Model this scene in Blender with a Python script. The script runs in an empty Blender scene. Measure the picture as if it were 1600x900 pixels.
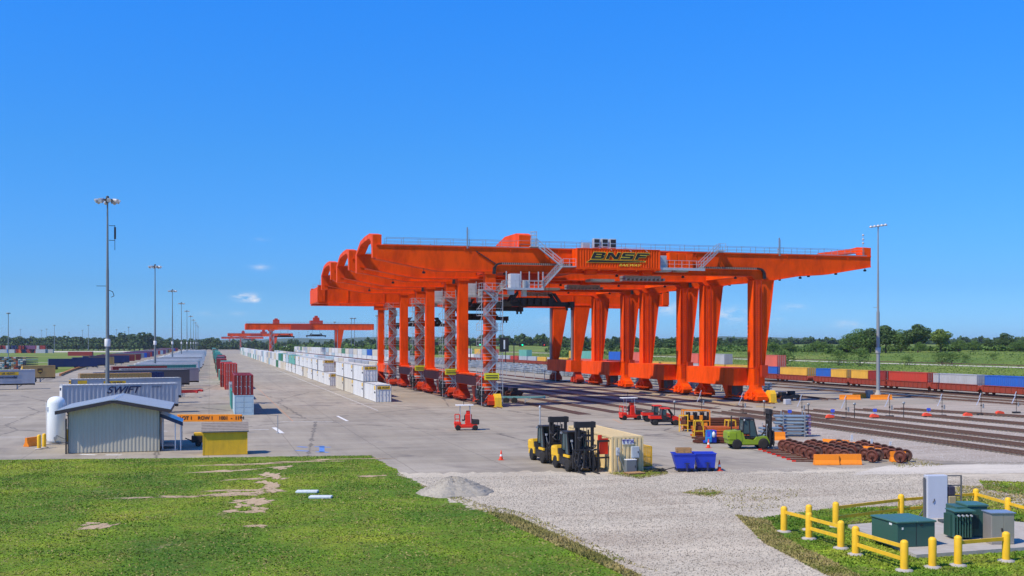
import bpy, math, random
import numpy as np
from mathutils import Vector, Matrix
R = math.radians
scene = bpy.context.scene
COL = scene.collection
rng = random.Random(7)

# ------------------------------------------------------------------ camera
F_PX, CAM_H, HOR = 1690.0, 9.4, 536.0
YAW = math.atan(472 / F_PX)
CA, SA = math.cos(YAW), math.sin(YAW)
cam_d = bpy.data.cameras.new('camera')
cam = bpy.data.objects.new('camera', cam_d)
COL.objects.link(cam)
cam.location = (0, 0, CAM_H)
cam.rotation_euler = (R(90), 0, -YAW)
cam_d.sensor_width = 36
cam_d.lens = 36 * F_PX / 1600
cam_d.shift_y = (HOR - 450) / 1600
cam_d.clip_start = 0.5
cam_d.clip_end = 30000
scene.camera = cam

def at(px, py, z=0.0):
    """world point seen at a pixel of the photograph, at height z"""
    d = (CAM_H - z) * F_PX / (py - HOR)
    l = (px - 800) / F_PX * d
    return (l * CA + d * SA, -l * SA + d * CA)

def atd(px, d):
    l = (px - 800) / F_PX * d
    return (l * CA + d * SA, -l * SA + d * CA)

def xat(px, Y):
    r = (px - 800) / F_PX
    return Y * (r * CA + SA) / (CA - r * SA)

# ------------------------------------------------------------------ tagging
def tag(o, label=None, cat=None, group=None, kind=None):
    if label: o['label'] = label
    if cat: o['category'] = cat
    if group: o['group'] = group
    if kind: o['kind'] = kind
    return o

def thing(name, label=None, cat=None, loc=(0, 0, 0), rz=0.0, group=None):
    o = bpy.data.objects.new(name, None)
    COL.objects.link(o)
    o.empty_display_size = 0.3
    if len(loc) == 2: loc = (loc[0], loc[1], 0)
    o.location = loc
    o.rotation_euler = (0, 0, rz)
    return tag(o, label, cat, group)

def copy_tree(o, parent=None):
    c = o.copy()
    COL.objects.link(c)
    c.parent = parent
    for ch in list(o.children):
        copy_tree(ch, c)
    return c

PROTO = {}
def inst(key, builder, label, cat, loc, rz=0.0, group=None):
    """first call builds the thing, later calls copy it and its parts"""
    if key in PROTO:
        o = copy_tree(PROTO[key])
    else:
        o = builder()
        PROTO[key] = o
    if len(loc) == 2: loc = (loc[0], loc[1], 0)
    o.location = loc
    o.rotation_euler = (0, 0, rz)
    for k in ('label', 'category', 'group'):
        if k in o: del o[k]
    return tag(o, label, cat, group)

ORD = ['first', 'second', 'third', 'fourth', 'fifth', 'sixth', 'seventh', 'eighth', 'ninth', 'tenth', 'eleventh', 'twelfth',
       'thirteenth', 'fourteenth', 'fifteenth', 'sixteenth', 'seventeenth', 'eighteenth', 'nineteenth', 'twentieth']
def ordn(i):
    if i < 20: return ORD[i]
    t = ['', '', 'twenty', 'thirty', 'forty', 'fifty', 'sixty', 'seventy', 'eighty', 'ninety'][(i + 1) // 10]
    u = (i + 1) % 10
    if u == 0: return t[:-1] + 'ieth'
    return t + '-' + ORD[u - 1]

# ------------------------------------------------------------------ materials
MATS = {}
def paint(col, rough=0.45, metal=0.0, dirt=0.25, scale=1.2, bump=0.0, name=None, dirtcol=None, fine=8.0, spec=0.35):
    key = (tuple(col), rough, metal, dirt, scale, bump, dirtcol, spec)
    if key in MATS: return MATS[key]
    m = bpy.data.materials.new(name or 'paint')
    m.use_nodes = True
    nt = m.node_tree; N = nt.nodes; L = nt.links
    b = N['Principled BSDF']
    b.inputs['Roughness'].default_value = rough
    b.inputs['Metallic'].default_value = metal; b.inputs['Specular IOR Level'].default_value = spec
    tc = N.new('ShaderNodeTexCoord')
    n1 = N.new('ShaderNodeTexNoise'); n1.inputs['Scale'].default_value = scale
    n1.inputs['Detail'].default_value = 8; n1.inputs['Roughness'].default_value = 0.65
    n1.inputs['Distortion'].default_value = 0.3
    mp = N.new('ShaderNodeMapping'); mp.inputs['Scale'].default_value = (1, 1, 0.35)
    L.new(tc.outputs['Object'], mp.inputs[0]); L.new(mp.outputs[0], n1.inputs['Vector'])
    rp = N.new('ShaderNodeValToRGB')
    rp.color_ramp.elements[0].position = 0.42; rp.color_ramp.elements[0].color = (0, 0, 0, 1)
    rp.color_ramp.elements[1].position = 0.78; rp.color_ramp.elements[1].color = (1, 1, 1, 1)
    L.new(n1.outputs['Fac'], rp.inputs[0])
    mx = N.new('ShaderNodeMix'); mx.data_type = 'RGBA'
    mx.inputs['A'].default_value = (*col, 1)
    dc = dirtcol or tuple(0.45 * c + 0.55 * d for c, d in zip(col, (0.10, 0.075, 0.055)))
    mx.inputs['B'].default_value = (*dc, 1)
    mu = N.new('ShaderNodeMath'); mu.operation = 'MULTIPLY'; mu.inputs[1].default_value = dirt * 2
    mu.use_clamp = True
    L.new(rp.outputs[0], mu.inputs[0]); L.new(mu.outputs[0], mx.inputs['Factor'])
    L.new(mx.outputs['Result'], b.inputs['Base Color'])
    mr = N.new('ShaderNodeMapRange'); mr.inputs['To Min'].default_value = rough * 0.85
    mr.inputs['To Max'].default_value = min(1, rough * 1.35)
    L.new(n1.outputs['Fac'], mr.inputs[0]); L.new(mr.outputs[0], b.inputs['Roughness'])
    if bump:
        n2 = N.new('ShaderNodeTexNoise'); n2.inputs['Scale'].default_value = fine; n2.inputs['Detail'].default_value = 6
        L.new(tc.outputs['Object'], n2.inputs['Vector'])
        bp = N.new('ShaderNodeBump'); bp.inputs['Strength'].default_value = bump; bp.inputs['Distance'].default_value = 0.05
        L.new(n2.outputs['Fac'], bp.inputs['Height']); L.new(bp.outputs[0], b.inputs['Normal'])
    MATS[key] = m
    return m

def emit(col, s=3.0):
    m = bpy.data.materials.new('lit_lens'); m.use_nodes = True
    b = m.node_tree.nodes['Principled BSDF']
    b.inputs['Base Color'].default_value = (*col, 1)
    b.inputs['Emission Color'].default_value = (*col, 1); b.inputs['Emission Strength'].default_value = s
    return m

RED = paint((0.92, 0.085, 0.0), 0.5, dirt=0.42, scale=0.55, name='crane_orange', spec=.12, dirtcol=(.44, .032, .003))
MAROON = paint((0.16, 0.018, 0.008), 0.5, name='maroon_paint')
GALV = paint((0.50, 0.52, 0.53), 0.45, 0.3, name='galvanised')
STEEL = paint((0.35, 0.37, 0.38), 0.4, 0.5, name='steel')
DARK = paint((0.022, 0.022, 0.024), 0.5, name='black_paint')
RUBBER = paint((0.018, 0.018, 0.018), 0.85, name='rubber')
YEL = paint((0.85, 0.50, 0.02), 0.5, dirt=0.32, scale=3, name='yellow_paint')
ORG = paint((0.90, 0.26, 0.01), 0.5, dirt=0.2, name='orange_paint')
WHITE = paint((0.78, 0.78, 0.76), 0.45, dirt=0.25, scale=0.5, name='white_paint')
BLUE = paint((0.02, 0.06, 0.55), 0.4, dirt=0.15, name='blue_paint')
RUST = paint((0.13, 0.035, 0.018), 0.8, dirt=0.4, scale=3, bump=0.3, name='rusty_steel')
GLASS = paint((0.05, 0.09, 0.10), 0.08, 0.0, dirt=0.02, name='cab_glass')
REDV = paint((0.75, 0.03, 0.012), 0.35, dirt=0.12, name='red_paint')
WOOD = paint((0.42, 0.24, 0.10), 0.8, dirt=0.4, scale=5, bump=0.3, name='pallet_wood')
CONC = paint((0.42, 0.39, 0.35), 0.9, dirt=0.3, scale=1.5, bump=0.2, name='concrete')
BALM = None

# ------------------------------------------------------------------ mesh building
class MB:
    def __init__(s): s.v = []; s.f = []; s.m = []; s.mi = 0; s.sm = []
    def add(s, vs, fs, smooth=False):
        b = len(s.v); s.v += [tuple(v) for v in vs]
        for f in fs: s.f.append(tuple(b + i for i in f)); s.m.append(s.mi); s.sm.append(smooth)
        return s
    def box(s, x0, x1, y0, y1, z0, z1):
        vs = [(x, y, z) for z in (z0, z1) for y in (y0, y1) for x in (x0, x1)]
        return s.add(vs, [(0, 2, 3, 1), (4, 5, 7, 6), (0, 1, 5, 4), (1, 3, 7, 5), (3, 2, 6, 7), (2, 0, 4, 6)])
    def cbox(s, x0, x1, y0, y1, z0, z1, c=0.04):
        """box with chamfered edges"""
        c = min(c, (x1 - x0) * .3, (y1 - y0) * .3, (z1 - z0) * .3)
        def ring(z, i): return [(x0 + c + i, y0 + i, z), (x1 - c - i, y0 + i, z), (x1 - i, y0 + c + i, z), (x1 - i, y1 - c - i, z),
                                (x1 - c - i, y1 - i, z), (x0 + c + i, y1 - i, z), (x0 + i, y1 - c - i, z), (x0 + i, y0 + c + i, z)]
        rs = [ring(z0, c * .9), ring(z0 + c, 0), ring(z1 - c, 0), ring(z1, c * .9)]
        vs = [p for r in rs for p in r]
        fs = [tuple(range(7, -1, -1)), tuple(range(24, 32))]
        for k in range(3):
            for i in range(8):
                j = (i + 1) % 8
                fs.append((k * 8 + i, k * 8 + j, k * 8 + 8 + j, k * 8 + 8 + i))
        return s.add(vs, fs)
    def bar(s, p, q, w=0.05, h=None):
        p = Vector(p); q = Vector(q); d = q - p
        if d.length < 1e-6: return s
        h = h or w
        u = d.normalized(); up = Vector((0, 0, 1)) if abs(u.z) < 0.95 else Vector((0, 1, 0))
        a = u.cross(up).normalized() * (w / 2); b = a.cross(u).normalized() * (h / 2)
        vs = []
        for c in (p, q): vs += [c - a - b, c + a - b, c + a + b, c - a + b]
        return s.add(vs, [(0, 1, 2, 3), (7, 6, 5, 4), (0, 4, 5, 1), (1, 5, 6, 2), (2, 6, 7, 3), (3, 7, 4, 0)])
    def tube(s, p, q, r, r2=None, n=10, cap=True):
        p = Vector(p); q = Vector(q); d = q - p
        r2 = r if r2 is None else r2
        u = d.normalized(); up = Vector((0, 0, 1)) if abs(u.z) < 0.95 else Vector((0, 1, 0))
        a = u.cross(up).normalized(); b = a.cross(u).normalized()
        vs = []
        for c, rr in ((p, r), (q, r2)):
            for i in range(n):
                t = 2 * math.pi * i / n
                vs.append(c + (a * math.cos(t) + b * math.sin(t)) * rr)
        s.add(vs, [(i, (i + 1) % n, n + (i + 1) % n, n + i) for i in range(n)], True)
        if cap: s.add(vs, [tuple(range(n - 1, -1, -1)), tuple(range(n, 2 * n))])
        return s
    def lathe(s, prof, n=20, c=(0, 0, 0), axis='z'):
        vs = []
        for r, z in prof:
            for i in range(n):
                t = 2 * math.pi * i / n
                a, b = r * math.cos(t), r * math.sin(t)
                if axis == 'z': p = (c[0] + a, c[1] + b, c[2] + z)
                elif axis == 'y': p = (c[0] + a, c[1] + z, c[2] + b)
                else: p = (c[0] + z, c[1] + a, c[2] + b)
                vs.append(p)
        fs = []
        for k in range(len(prof) - 1):
            for i in range(n):
                j = (i + 1) % n
                fs.append((k * n + i, k * n + j, (k + 1) * n + j, (k + 1) * n + i))
        s.add(vs, fs, True)
        m = len(prof) - 1
        s.add([vs[i] for i in range(n)] + [vs[m * n + i] for i in range(n)], [tuple(range(n)), tuple(range(n, 2 * n))])
        return s
    def prism(s, poly, a, b, plane='xz'):
        n = len(poly)
        def P(u, v, w):
            return (u, w, v) if plane == 'xz' else ((w, u, v) if plane == 'yz' else (u, v, w))
        vs = [P(u, v, a) for u, v in poly] + [P(u, v, b) for u, v in poly]
        fs = [tuple(range(n)), tuple(range(2 * n - 1, n - 1, -1))]
        for i in range(n):
            j = (i + 1) % n
            fs.append((i, n + i, n + j, j))
        return s.add(vs, fs)
    def quad(s, *ps): return s.add(ps, [tuple(range(len(ps)))])
    def path(s, pts, r, n=6):
        for p, q in zip(pts, pts[1:]): s.tube(p, q, r, n=n)
        return s
    def build(s, name, mats, parent=None, loc=None, rz=0.0, recalc=True):
        me = bpy.data.meshes.new(name)
        me.from_pydata(s.v, [], s.f)
        if not isinstance(mats, (list, tuple)): mats = [mats]
        for m in mats: me.materials.append(m)
        if len(mats) > 1: me.polygons.foreach_set('material_index', s.m)
        me.polygons.foreach_set('use_smooth', s.sm)
        if recalc:
            import bmesh
            bm = bmesh.new(); bm.from_mesh(me)
            bmesh.ops.recalc_face_normals(bm, faces=bm.faces)
            bm.to_mesh(me); bm.free()
        me.update()
        o = bpy.data.objects.new(name, me)
        COL.objects.link(o)
        o.parent = parent
        if loc: o.location = loc if len(loc) == 3 else (*loc, 0)
        if rz: o.rotation_euler = (0, 0, rz)
        return o

def text(name, string, size, mat, parent, loc, rot, shear=0.0, extrude=0.01, bold=0.0, sx=1.0, align='CENTER'):
    cu = bpy.data.curves.new(name, 'FONT')
    cu.body = string; cu.size = size; cu.shear = shear; cu.extrude = extrude; cu.offset = bold
    cu.align_x = align; cu.align_y = 'CENTER'
    t = bpy.data.objects.new(name, cu); COL.objects.link(t)
    bpy.context.view_layer.update()
    me = bpy.data.meshes.new_from_object(t.evaluated_get(bpy.context.evaluated_depsgraph_get()))
    bpy.data.objects.remove(t); bpy.data.curves.remove(cu)
    me.materials.clear(); me.materials.append(mat)
    o = bpy.data.objects.new(name, me); COL.objects.link(o)
    o.parent = parent; o.location = loc; o.rotation_euler = rot; o.scale = (sx, 1, 1)
    return o

def railing(mb, pts, h=1.1, step=1.5, r=0.035, mid=True):
    for p, q in zip(pts, pts[1:]):
        p = Vector(p); q = Vector(q); n = max(1, int((q - p).length / step))
        for i in range(n + 1):
            c = p.lerp(q, i / n); mb.bar(c, c + Vector((0, 0, h)), r * 1.6)
        up = Vector((0, 0, h)); mb.bar(p + up, q + up, r * 1.6)
        if mid: mb.bar(p + up * .5, q + up * .5, r * 1.3)
    return mb

def stairs(mb, p, q, w=0.8, rail=1.0, axis=None):
    """stair flight from p to q with stringers, treads and handrails"""
    p = Vector(p); q = Vector(q); d = q - p; dh = Vector((d.x, d.y, 0)).normalized()
    s_ = Vector((-dh.y, dh.x, 0)) * (w / 2)
    for k in (-1, 1):
        mb.bar(p + s_ * k, q + s_ * k, 0.05, 0.14)
        mb.bar(p + s_ * k + Vector((0, 0, rail)), q + s_ * k + Vector((0, 0, rail)), 0.06)
        mb.bar(p + s_ * k + Vector((0, 0, rail * .5)), q + s_ * k + Vector((0, 0, rail * .5)), 0.05)
        for t in (0, .33, .66, 1):
            c = p.lerp(q, t) + s_ * k; mb.bar(c, c + Vector((0, 0, rail)), 0.05)
    n = max(2, int(abs(d.z) / 0.25))
    for i in range(n):
        c = p.lerp(q, (i + .5) / n); mb.bar(c - s_, c + s_, 0.22, 0.03)
    return mb

def wheel(mb, c, r, w, axis='y', n=20, hub=0.55):
    x, y, z = c
    mb.mi = 0
    mb.lathe([(r * hub, -w / 2), (r * .92, -w / 2), (r, -w / 2 + r * .08), (r, w / 2 - r * .08), (r * .92, w / 2), (r * hub, w / 2)], n, c, axis)
    mb.mi = 1
    mb.lathe([(r * .12, -w * .30), (r * hub * .95, -w * .46), (r * hub * .95, w * .46), (r * .12, w * .30)], n, c, axis)
    mb.mi = 0
# ================================================================== node helpers
class NT:
    def __init__(s, name, rough=0.9):
        s.m = bpy.data.materials.new(name); s.m.use_nodes = True
        s.nt = s.m.node_tree; s.N = s.nt.nodes; s.L = s.nt.links
        s.b = s.N['Principled BSDF']; s.b.inputs['Roughness'].default_value = rough
        s.b.inputs['Specular IOR Level'].default_value = 0.25
        s.tc = s.N.new('ShaderNodeTexCoord')
    def map(s, scale=(1, 1, 1), rot=0.0):
        mp = s.N.new('ShaderNodeMapping'); mp.inputs['Scale'].default_value = scale
        mp.inputs['Rotation'].default_value = (0, 0, rot)
        s.L.new(s.tc.outputs['Object'], mp.inputs[0]); return mp.outputs[0]
    def noise(s, scale, detail=6, rough=0.6, vec=None, dist=0.0):
        n = s.N.new('ShaderNodeTexNoise'); n.inputs['Scale'].default_value = scale
        n.inputs['Detail'].default_value = detail; n.inputs['Roughness'].default_value = rough
        n.inputs['Distortion'].default_value = dist
        s.L.new(vec or s.tc.outputs['Object'], n.inputs['Vector']); return n.outputs['Fac']
    def voro(s, scale, feature='F1', vec=None, out='Distance'):
        n = s.N.new('ShaderNodeTexVoronoi'); n.feature = feature; n.inputs['Scale'].default_value = scale
        s.L.new(vec or s.tc.outputs['Object'], n.inputs['Vector']); return n.outputs[out]
    def ramp(s, fac, stops):
        r = s.N.new('ShaderNodeValToRGB'); e = r.color_ramp.elements
        while len(e) < len(stops): e.new(0.5)
        for el, (p, c) in zip(e, stops):
            el.position = p; el.color = (c, c, c, 1) if isinstance(c, (int, float)) else (*c, 1)
        s.L.new(fac, r.inputs[0]); return r.outputs[0]
    def mix(s, fac, a, b, mode='MIX'):
        m = s.N.new('ShaderNodeMix'); m.data_type = 'RGBA'; m.blend_type = mode
        for key, v in (('Factor', fac), ('A', a), ('B', b)):
            if isinstance(v, (int, float)): m.inputs[key].default_value = v if key == 'Factor' else (v, v, v, 1)
            elif isinstance(v, tuple): m.inputs[key].default_value = (*v, 1)
            else: s.L.new(v, m.inputs[key])
        return m.outputs['Result']
    def math(s, op, a, b=0.0, clamp=False):
        m = s.N.new('ShaderNodeMath'); m.operation = op; m.use_clamp = clamp
        for i, v in enumerate((a, b)):
            if isinstance(v, (int, float)): m.inputs[i].default_value = v
            else: s.L.new(v, m.inputs[i])
        return m.outputs[0]
    def xyz(s, i, vec=None):
        n = s.N.new('ShaderNodeSeparateXYZ'); s.L.new(vec or s.tc.outputs['Object'], n.inputs[0]); return n.outputs[i]
    def bump(s, h, strength=0.5, dist=0.05):
        b = s.N.new('ShaderNodeBump'); b.inputs['Strength'].default_value = strength; b.inputs['Distance'].default_value = dist
        s.L.new(h, b.inputs['Height']); s.L.new(b.outputs[0], s.b.inputs['Normal'])
    def col(s, c): s.L.new(c, s.b.inputs['Base Color']); return s.m

# ================================================================== materials of the ground
def mat_pavement():
    n = NT('pavement_concrete', 0.85)
    big = n.noise(0.035, 5, 0.6, dist=0.4)
    st = n.noise(0.5, 8, 0.7, vec=n.map((1.0, 0.12, 1)))
    st2 = n.noise(0.35, 8, 0.7, vec=n.map((0.15, 1.0, 1), 0.3))
    c = n.ramp(big, [(0.3, (0.26, 0.225, 0.17)), (0.7, (0.41, 0.36, 0.28))])
    c = n.mix(n.math('MULTIPLY', n.ramp(st, [(0.42, 0.0), (0.72, 1.0)]), 0.55), c, (0.19, 0.165, 0.135))
    c = n.mix(n.math('MULTIPLY', n.ramp(st2, [(0.45, 0.0), (0.75, 1.0)]), 0.55), c, (0.46, 0.41, 0.345))
    cr = n.voro(0.045, 'DISTANCE_TO_EDGE', vec=n.map((1, 0.5, 1), 0.2))
    wob = n.noise(0.4, 4)
    cr = n.math('ADD', cr, n.math('MULTIPLY', n.math('SUBTRACT', wob, 0.5), 0.05))
    crack = n.ramp(n.math('ABSOLUTE', cr), [(0.0, 1.0), (0.006, 0.0)])
    c = n.mix(n.math('MULTIPLY', crack, 0.85), c, (0.09, 0.08, 0.07))
    # slab joints running with and across the lanes
    for ax, w in ((0, 7.3), (1, 12.0)):
        v = n.math('PINGPONG', n.math('ADD', n.xyz(ax), n.math('MULTIPLY', wob, 0.25)), w / 2)
        j = n.ramp(n.math('DIVIDE', v, w / 2), [(0.0, 1.0), (0.018, 0.0)])
        c = n.mix(n.math('MULTIPLY', j, 0.5), c, (0.09, 0.08, 0.07))
    sp = n.noise(6.0, 3, 0.8)
    c = n.mix(n.ramp(sp, [(0.5, 0.0), (0.9, 0.35)]), c, (0.14, 0.13, 0.12))
    oil = n.noise(0.16, 4, 0.6, dist=0.8)
    c = n.mix(n.ramp(oil, [(0.56, 0.0), (0.70, 0.5)]), c, (0.12, 0.105, 0.095))
    n.bump(n.noise(3.0, 8, 0.7), 0.25, 0.03)
    return n.col(c)

def mat_gravel(base=(0.54, 0.475, 0.365), dark=(0.22, 0.19, 0.15), tint=(0.34, 0.26, 0.185), name='gravel'):
    n = NT(name, 0.95)
    g = n.noise(7.0, 8, 0.85)
    big = n.noise(0.10, 6, 0.65, dist=0.6)
    c = n.ramp(g, [(0.38, dark), (0.50, base), (0.62, tuple(min(1, x * 1.2) for x in base))])
    c = n.mix(n.ramp(big, [(0.45, 0.0), (0.62, 0.6)]), c, tint)
    fn_ = n.noise(1.6, 6, 0.8, dist=0.5)
    c = n.mix(n.ramp(fn_, [(0.5, 0.0), (0.72, 0.55)]), c, dark)
    tr = n.noise(0.35, 6, 0.7, vec=n.map((0.15, 1.0, 1), 0.5))
    c = n.mix(n.ramp(tr, [(0.48, 0.0), (0.68, 0.8)]), c, tuple(min(1, x * 1.2) for x in base))
    n.bump(g, 0.7, 0.05)
    return n.col(c)

def mat_lawn():
    n = NT('lawn_grass', 0.95)
    f = n.noise(9.0, 6, 0.8)
    big = n.noise(0.11, 6, 0.62, dist=0.5)
    mid = n.noise(0.6, 6, 0.7)
    c = n.ramp(big, [(0.30, (0.075, 0.175, 0.008)), (0.5, (0.16, 0.27, 0.012)), (0.66, (0.30, 0.36, 0.022))])
    c = n.mix(n.ramp(mid, [(0.50, 0.0), (0.72, 0.7)]), c, (0.20, 0.17, 0.035))
    dr = n.noise(0.22, 7, 0.7, vec=n.map((1, .6, 1)), dist=0.7)
    c = n.mix(n.ramp(dr, [(0.62, 0.0), (0.70, 0.8)]), c, (0.42, 0.31, 0.18))
    c = n.mix(n.ramp(f, [(0.35, 0.6), (0.55, 0.0)]), c, (0.035, 0.075, 0.008))
    n.bump(f, 0.9, 0.10)
    return n.col(c)

def mat_field():
    """the wide ground: meadow, with sandy strips"""
    n = NT('meadow', 0.95)
    big = n.noise(0.012, 7, 0.65, dist=0.5)
    mid = n.noise(0.09, 7, 0.72)
    c = n.ramp(big, [(0.32, (0.08, 0.15, 0.02)), (0.5, (0.15, 0.21, 0.03)), (0.70, (0.27, 0.27, 0.07))])
    c = n.mix(n.ramp(mid, [(0.45, 0.0), (0.72, 0.6)]), c, (0.07, 0.12, 0.02))
    st = n.noise(0.02, 5, 0.6, vec=n.map((1.0, 0.15, 1)))
    c = n.mix(n.ramp(st, [(0.60, 0.0), (0.70, 0.8)]), c, (0.24, 0.17, 0.09))
    n.bump(mid, 0.8, 1.0)
    return n.col(c)

M_PAVE, M_GRAV, M_LAWN, M_FIELD = mat_pavement(), mat_gravel(), mat_lawn(), mat_field()
M_BALLAST = mat_gravel((0.40, 0.345, 0.285), (0.17, 0.145, 0.12), (0.32, 0.25, 0.195), 'ballast')
M_DIRT = mat_gravel((0.46, 0.34, 0.21), (0.28, 0.19, 0.11), (0.50, 0.38, 0.26), 'bare_earth')
M_PALE = mat_gravel((0.55, 0.50, 0.42), (0.36, 0.32, 0.27), (0.60, 0.54, 0.45), 'pale_road')
LEAF = []
def leafmat(name, a, b, s=0.5):
    n = NT(name, 0.75)
    f = n.noise(s, 5, 0.7)
    c = n.ramp(f, [(0.35, a), (0.65, b)])
    n.b.inputs['Subsurface Weight'].default_value = 0.0
    n.b.inputs['Specular IOR Level'].default_value = 0.3
    return n.col(c)

# ================================================================== terrain
import bisect
TX = [-9000, 142, 150, 162, 192, 196, 205, 210, 240, 260, 300, 450, 800, 2000, 9000]
TZ = [0, 0, 0.3, 1.3, 2.9, 3.1, 3.1, 2.9, 4.6, 5.4, 5.9, 6.4, 7.0, 7.5, 7.5]
def ter(x, y):
    i = min(len(TX) - 2, max(0, bisect.bisect(TX, x) - 1))
    t = (x - TX[i]) / (TX[i + 1] - TX[i])
    z = TZ[i] * (1 - t) + TZ[i + 1] * t
    if x > 212:
        k = min(1, (x - 212) / 60)
        z += k * (0.7 * math.sin(x * .021 + y * .013) + 0.5 * math.sin(x * .053 - y * .037 + 1) + .25 * math.sin(y * .11 + x * .07))
    return z
xs = sorted(set([-9000, -5000, -2500, -1000, -400, -150, 0, 60, 120, 142] + list(range(146, 320, 5)) + list(range(320, 700, 20)) + [750, 850, 1000, 1300, 1700, 2300, 3200, 4500, 6500, 9000]))
ys = sorted(set([-300, -100, 0, 60, 90] + list(range(100, 800, 14)) + list(range(800, 1600, 50)) + [1800, 2200, 2800, 3600, 4800, 6500, 9000]))
mb = MB()
mb.add([(x, y, ter(x, y)) for y in ys for x in xs],
       [(j * len(xs) + i, j * len(xs) + i + 1, (j + 1) * len(xs) + i + 1, (j + 1) * len(xs) + i) for j in range(len(ys) - 1) for i in range(len(xs) - 1)], True)
tag(mb.build('ground', M_FIELD, recalc=False), kind='structure')

def jag(pts, amp, step=0.8, closed=True, seed=1):
    """outline with an uneven edge"""
    r = random.Random(seed); out = []
    n = len(pts)
    for i in range(n):
        p, q = pts[i], pts[(i + 1) % n]
        a = amp[i] if isinstance(amp, (list, tuple)) else amp
        d = math.dist(p, q); k = max(1, int(d / step)) if a > 0 else 1
        ph = r.random() * 9
        nx, ny = (-(q[1] - p[1]) / d, (q[0] - p[0]) / d)
        for j in range(k):
            t = j / k; e = math.sin(math.pi * t) ** .3 if t > 0 else 0
            w = a * e * (math.sin(t * d * .35 + ph) * .6 + math.sin(t * d * 1.1 + ph * 2) * .35 + r.uniform(-.6, .6))
            out.append((p[0] + (q[0] - p[0]) * t + nx * w, p[1] + (q[1] - p[1]) * t + ny * w))
    return out

def sheet(name, pts, z, mat, kind='structure'):
    import mathutils
    tris = mathutils.geometry.tessellate_polygon([[Vector((x, y, 0)) for x, y in pts]])
    m = MB(); m.add([(x, y, z) for x, y in pts], tris)
    o = m.build(name, mat)
    for p in o.data.polygons:
        if p.normal.z < 0: p.flip()
    return tag(o, kind=kind)

# yard paving
sheet('pavement', [(-600, 86), (-60, 86), (-60, 60), (140, 30), (150, 78), (150, 1500), (142, 3200), (-46, 3200), (-46, 330), (-600, 330)], 0.006, M_PAVE)
# grass island on the far left is the ground itself; pale haul road behind it
DIRTP = []
sheet('haul_road', [(-900, 1230), (-46, 1180), (-46, 1330), (-1200, 1420)], 0.012, M_PALE)
sheet('field_path', [(-900, 620), (-47, 560), (-47, 566), (-900, 634)], 0.012, M_PALE)
sheet('gravel_yard', jag([(9, 80), (30, 72.2), (50, 70.4), (70, 66.5), (110, 60), (110, -20), (9, -20)], [1.3, 1.2, 1.0, 0, 0, 0, 0], step=.4, seed=3), 0.014, M_GRAV)
# ballast under the right-hand tracks
sheet('ballast', jag([(51, 78.5), (58, 72.5), (125, 40), (200, 40), (127, 150), (95, 140), (66, 134), (58, 112), (50.5, 96)], [.5, .5, 0, 0, 1.0, 1.0, .8, .6, .6], seed=4), 0.022, M_BALLAST)
sheet('dirt_track', jag([(50, 72), (62, 69.5), (110, 52), (110, 47), (60, 65), (44, 67.5)], [.4, .4, 0, .5, .5, .3], seed=5), 0.026, M_PALE)
# foreground lawn
lawn_pts = [at(0, 719), at(300, 716), at(580, 712), at(622, 738), at(665, 763), at(700, 786), at(790, 812), at(890, 858), at(985, 903), (16.5, 30), (-60, 30), (-60, 110)]
sheet('lawn', jag(lawn_pts, [.25, .35, .25, .35, .5, .7, .8, .8, .5, 0, 0, 0], step=.35, seed=6), 0.03, M_LAWN)
enc_pts = [at(1172, 812), at(1210, 850), at(1300, 893), at(1380, 925), (36, 28), (60, 28), (60, 50), at(1590, 790), at(1520, 772), at(1440, 790), at(1290, 796)]
sheet('enclosure_grass', jag(enc_pts, .55, step=.35, seed=8), 0.03, M_LAWN)

def blob(px, py, wx, wy, seed, name='bare_earth', z=0.042, mat=None, ang=0, c=None):
    c = c or at(px, py); r = random.Random(seed); pts = []
    for i in range(44):
        t = 2 * math.pi * i / 44
        k = 1 + .35 * math.sin(3 * t + seed) + .25 * math.sin(5 * t + seed * 2) + r.uniform(-.22, .22)
        x, y = wx * k * math.cos(t), wy * k * math.sin(t)
        pts.append((c[0] + x * math.cos(ang) - y * math.sin(ang), c[1] + x * math.sin(ang) + y * math.cos(ang)))
    DIRTP.append(pts); return sheet(name, pts, z, mat or M_DIRT)
for i, (a, b, c, d, g) in enumerate([(360, 727, 3.2, .5, .0), (350, 737, 2.0, .6, .2), (322, 774, 2.2, .7, -.1), (340, 768, 1.4, .5, 0), (428, 745, .7, 1.6, -.2), (420, 757, .7, 1.8, .0), (405, 768, 1.1, 1.1, .1), (390, 785, .9, 1.6, -.5), (384, 799, .9, .9, 0),
        (398, 824, .4, .5, 0), (152, 822, .6, 1.1, -.7), (578, 745, 1.0, .45, 0), (545, 718, 2.2, .35, 0), (300, 777, 1.2, .35, 0), (440, 732, .8, .9, 0), (480, 722, 2.4, .4, 0), (380, 750, 1.2, .4, .1), (230, 778, 1.5, .25, 0)]):
    br = random.Random(i + 50); ctr = at(a, b)
    for q in range(7):
        t_ = br.uniform(-1, 1); ox, oy = c * t_, br.uniform(-.8, .8) * d
        xx = ctr[0] + ox * math.cos(g) - oy * math.sin(g); yy = ctr[1] + ox * math.sin(g) + oy * math.cos(g)
        if d > c: xx, yy = ctr[0] + br.uniform(-.8, .8) * c + (yy - ctr[1]) * .3, ctr[1] + d * t_
        k_ = br.uniform(.25, .6); blob(0, 0, c * k_ if c < d else c * k_, d * k_, i * 11 + q, ang=g + br.uniform(-.3, .3), z=.042 + q * .0012, c=(xx, yy))
# white gravel path near the bottom right between lawn and enclosure is the gravel yard itself

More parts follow.
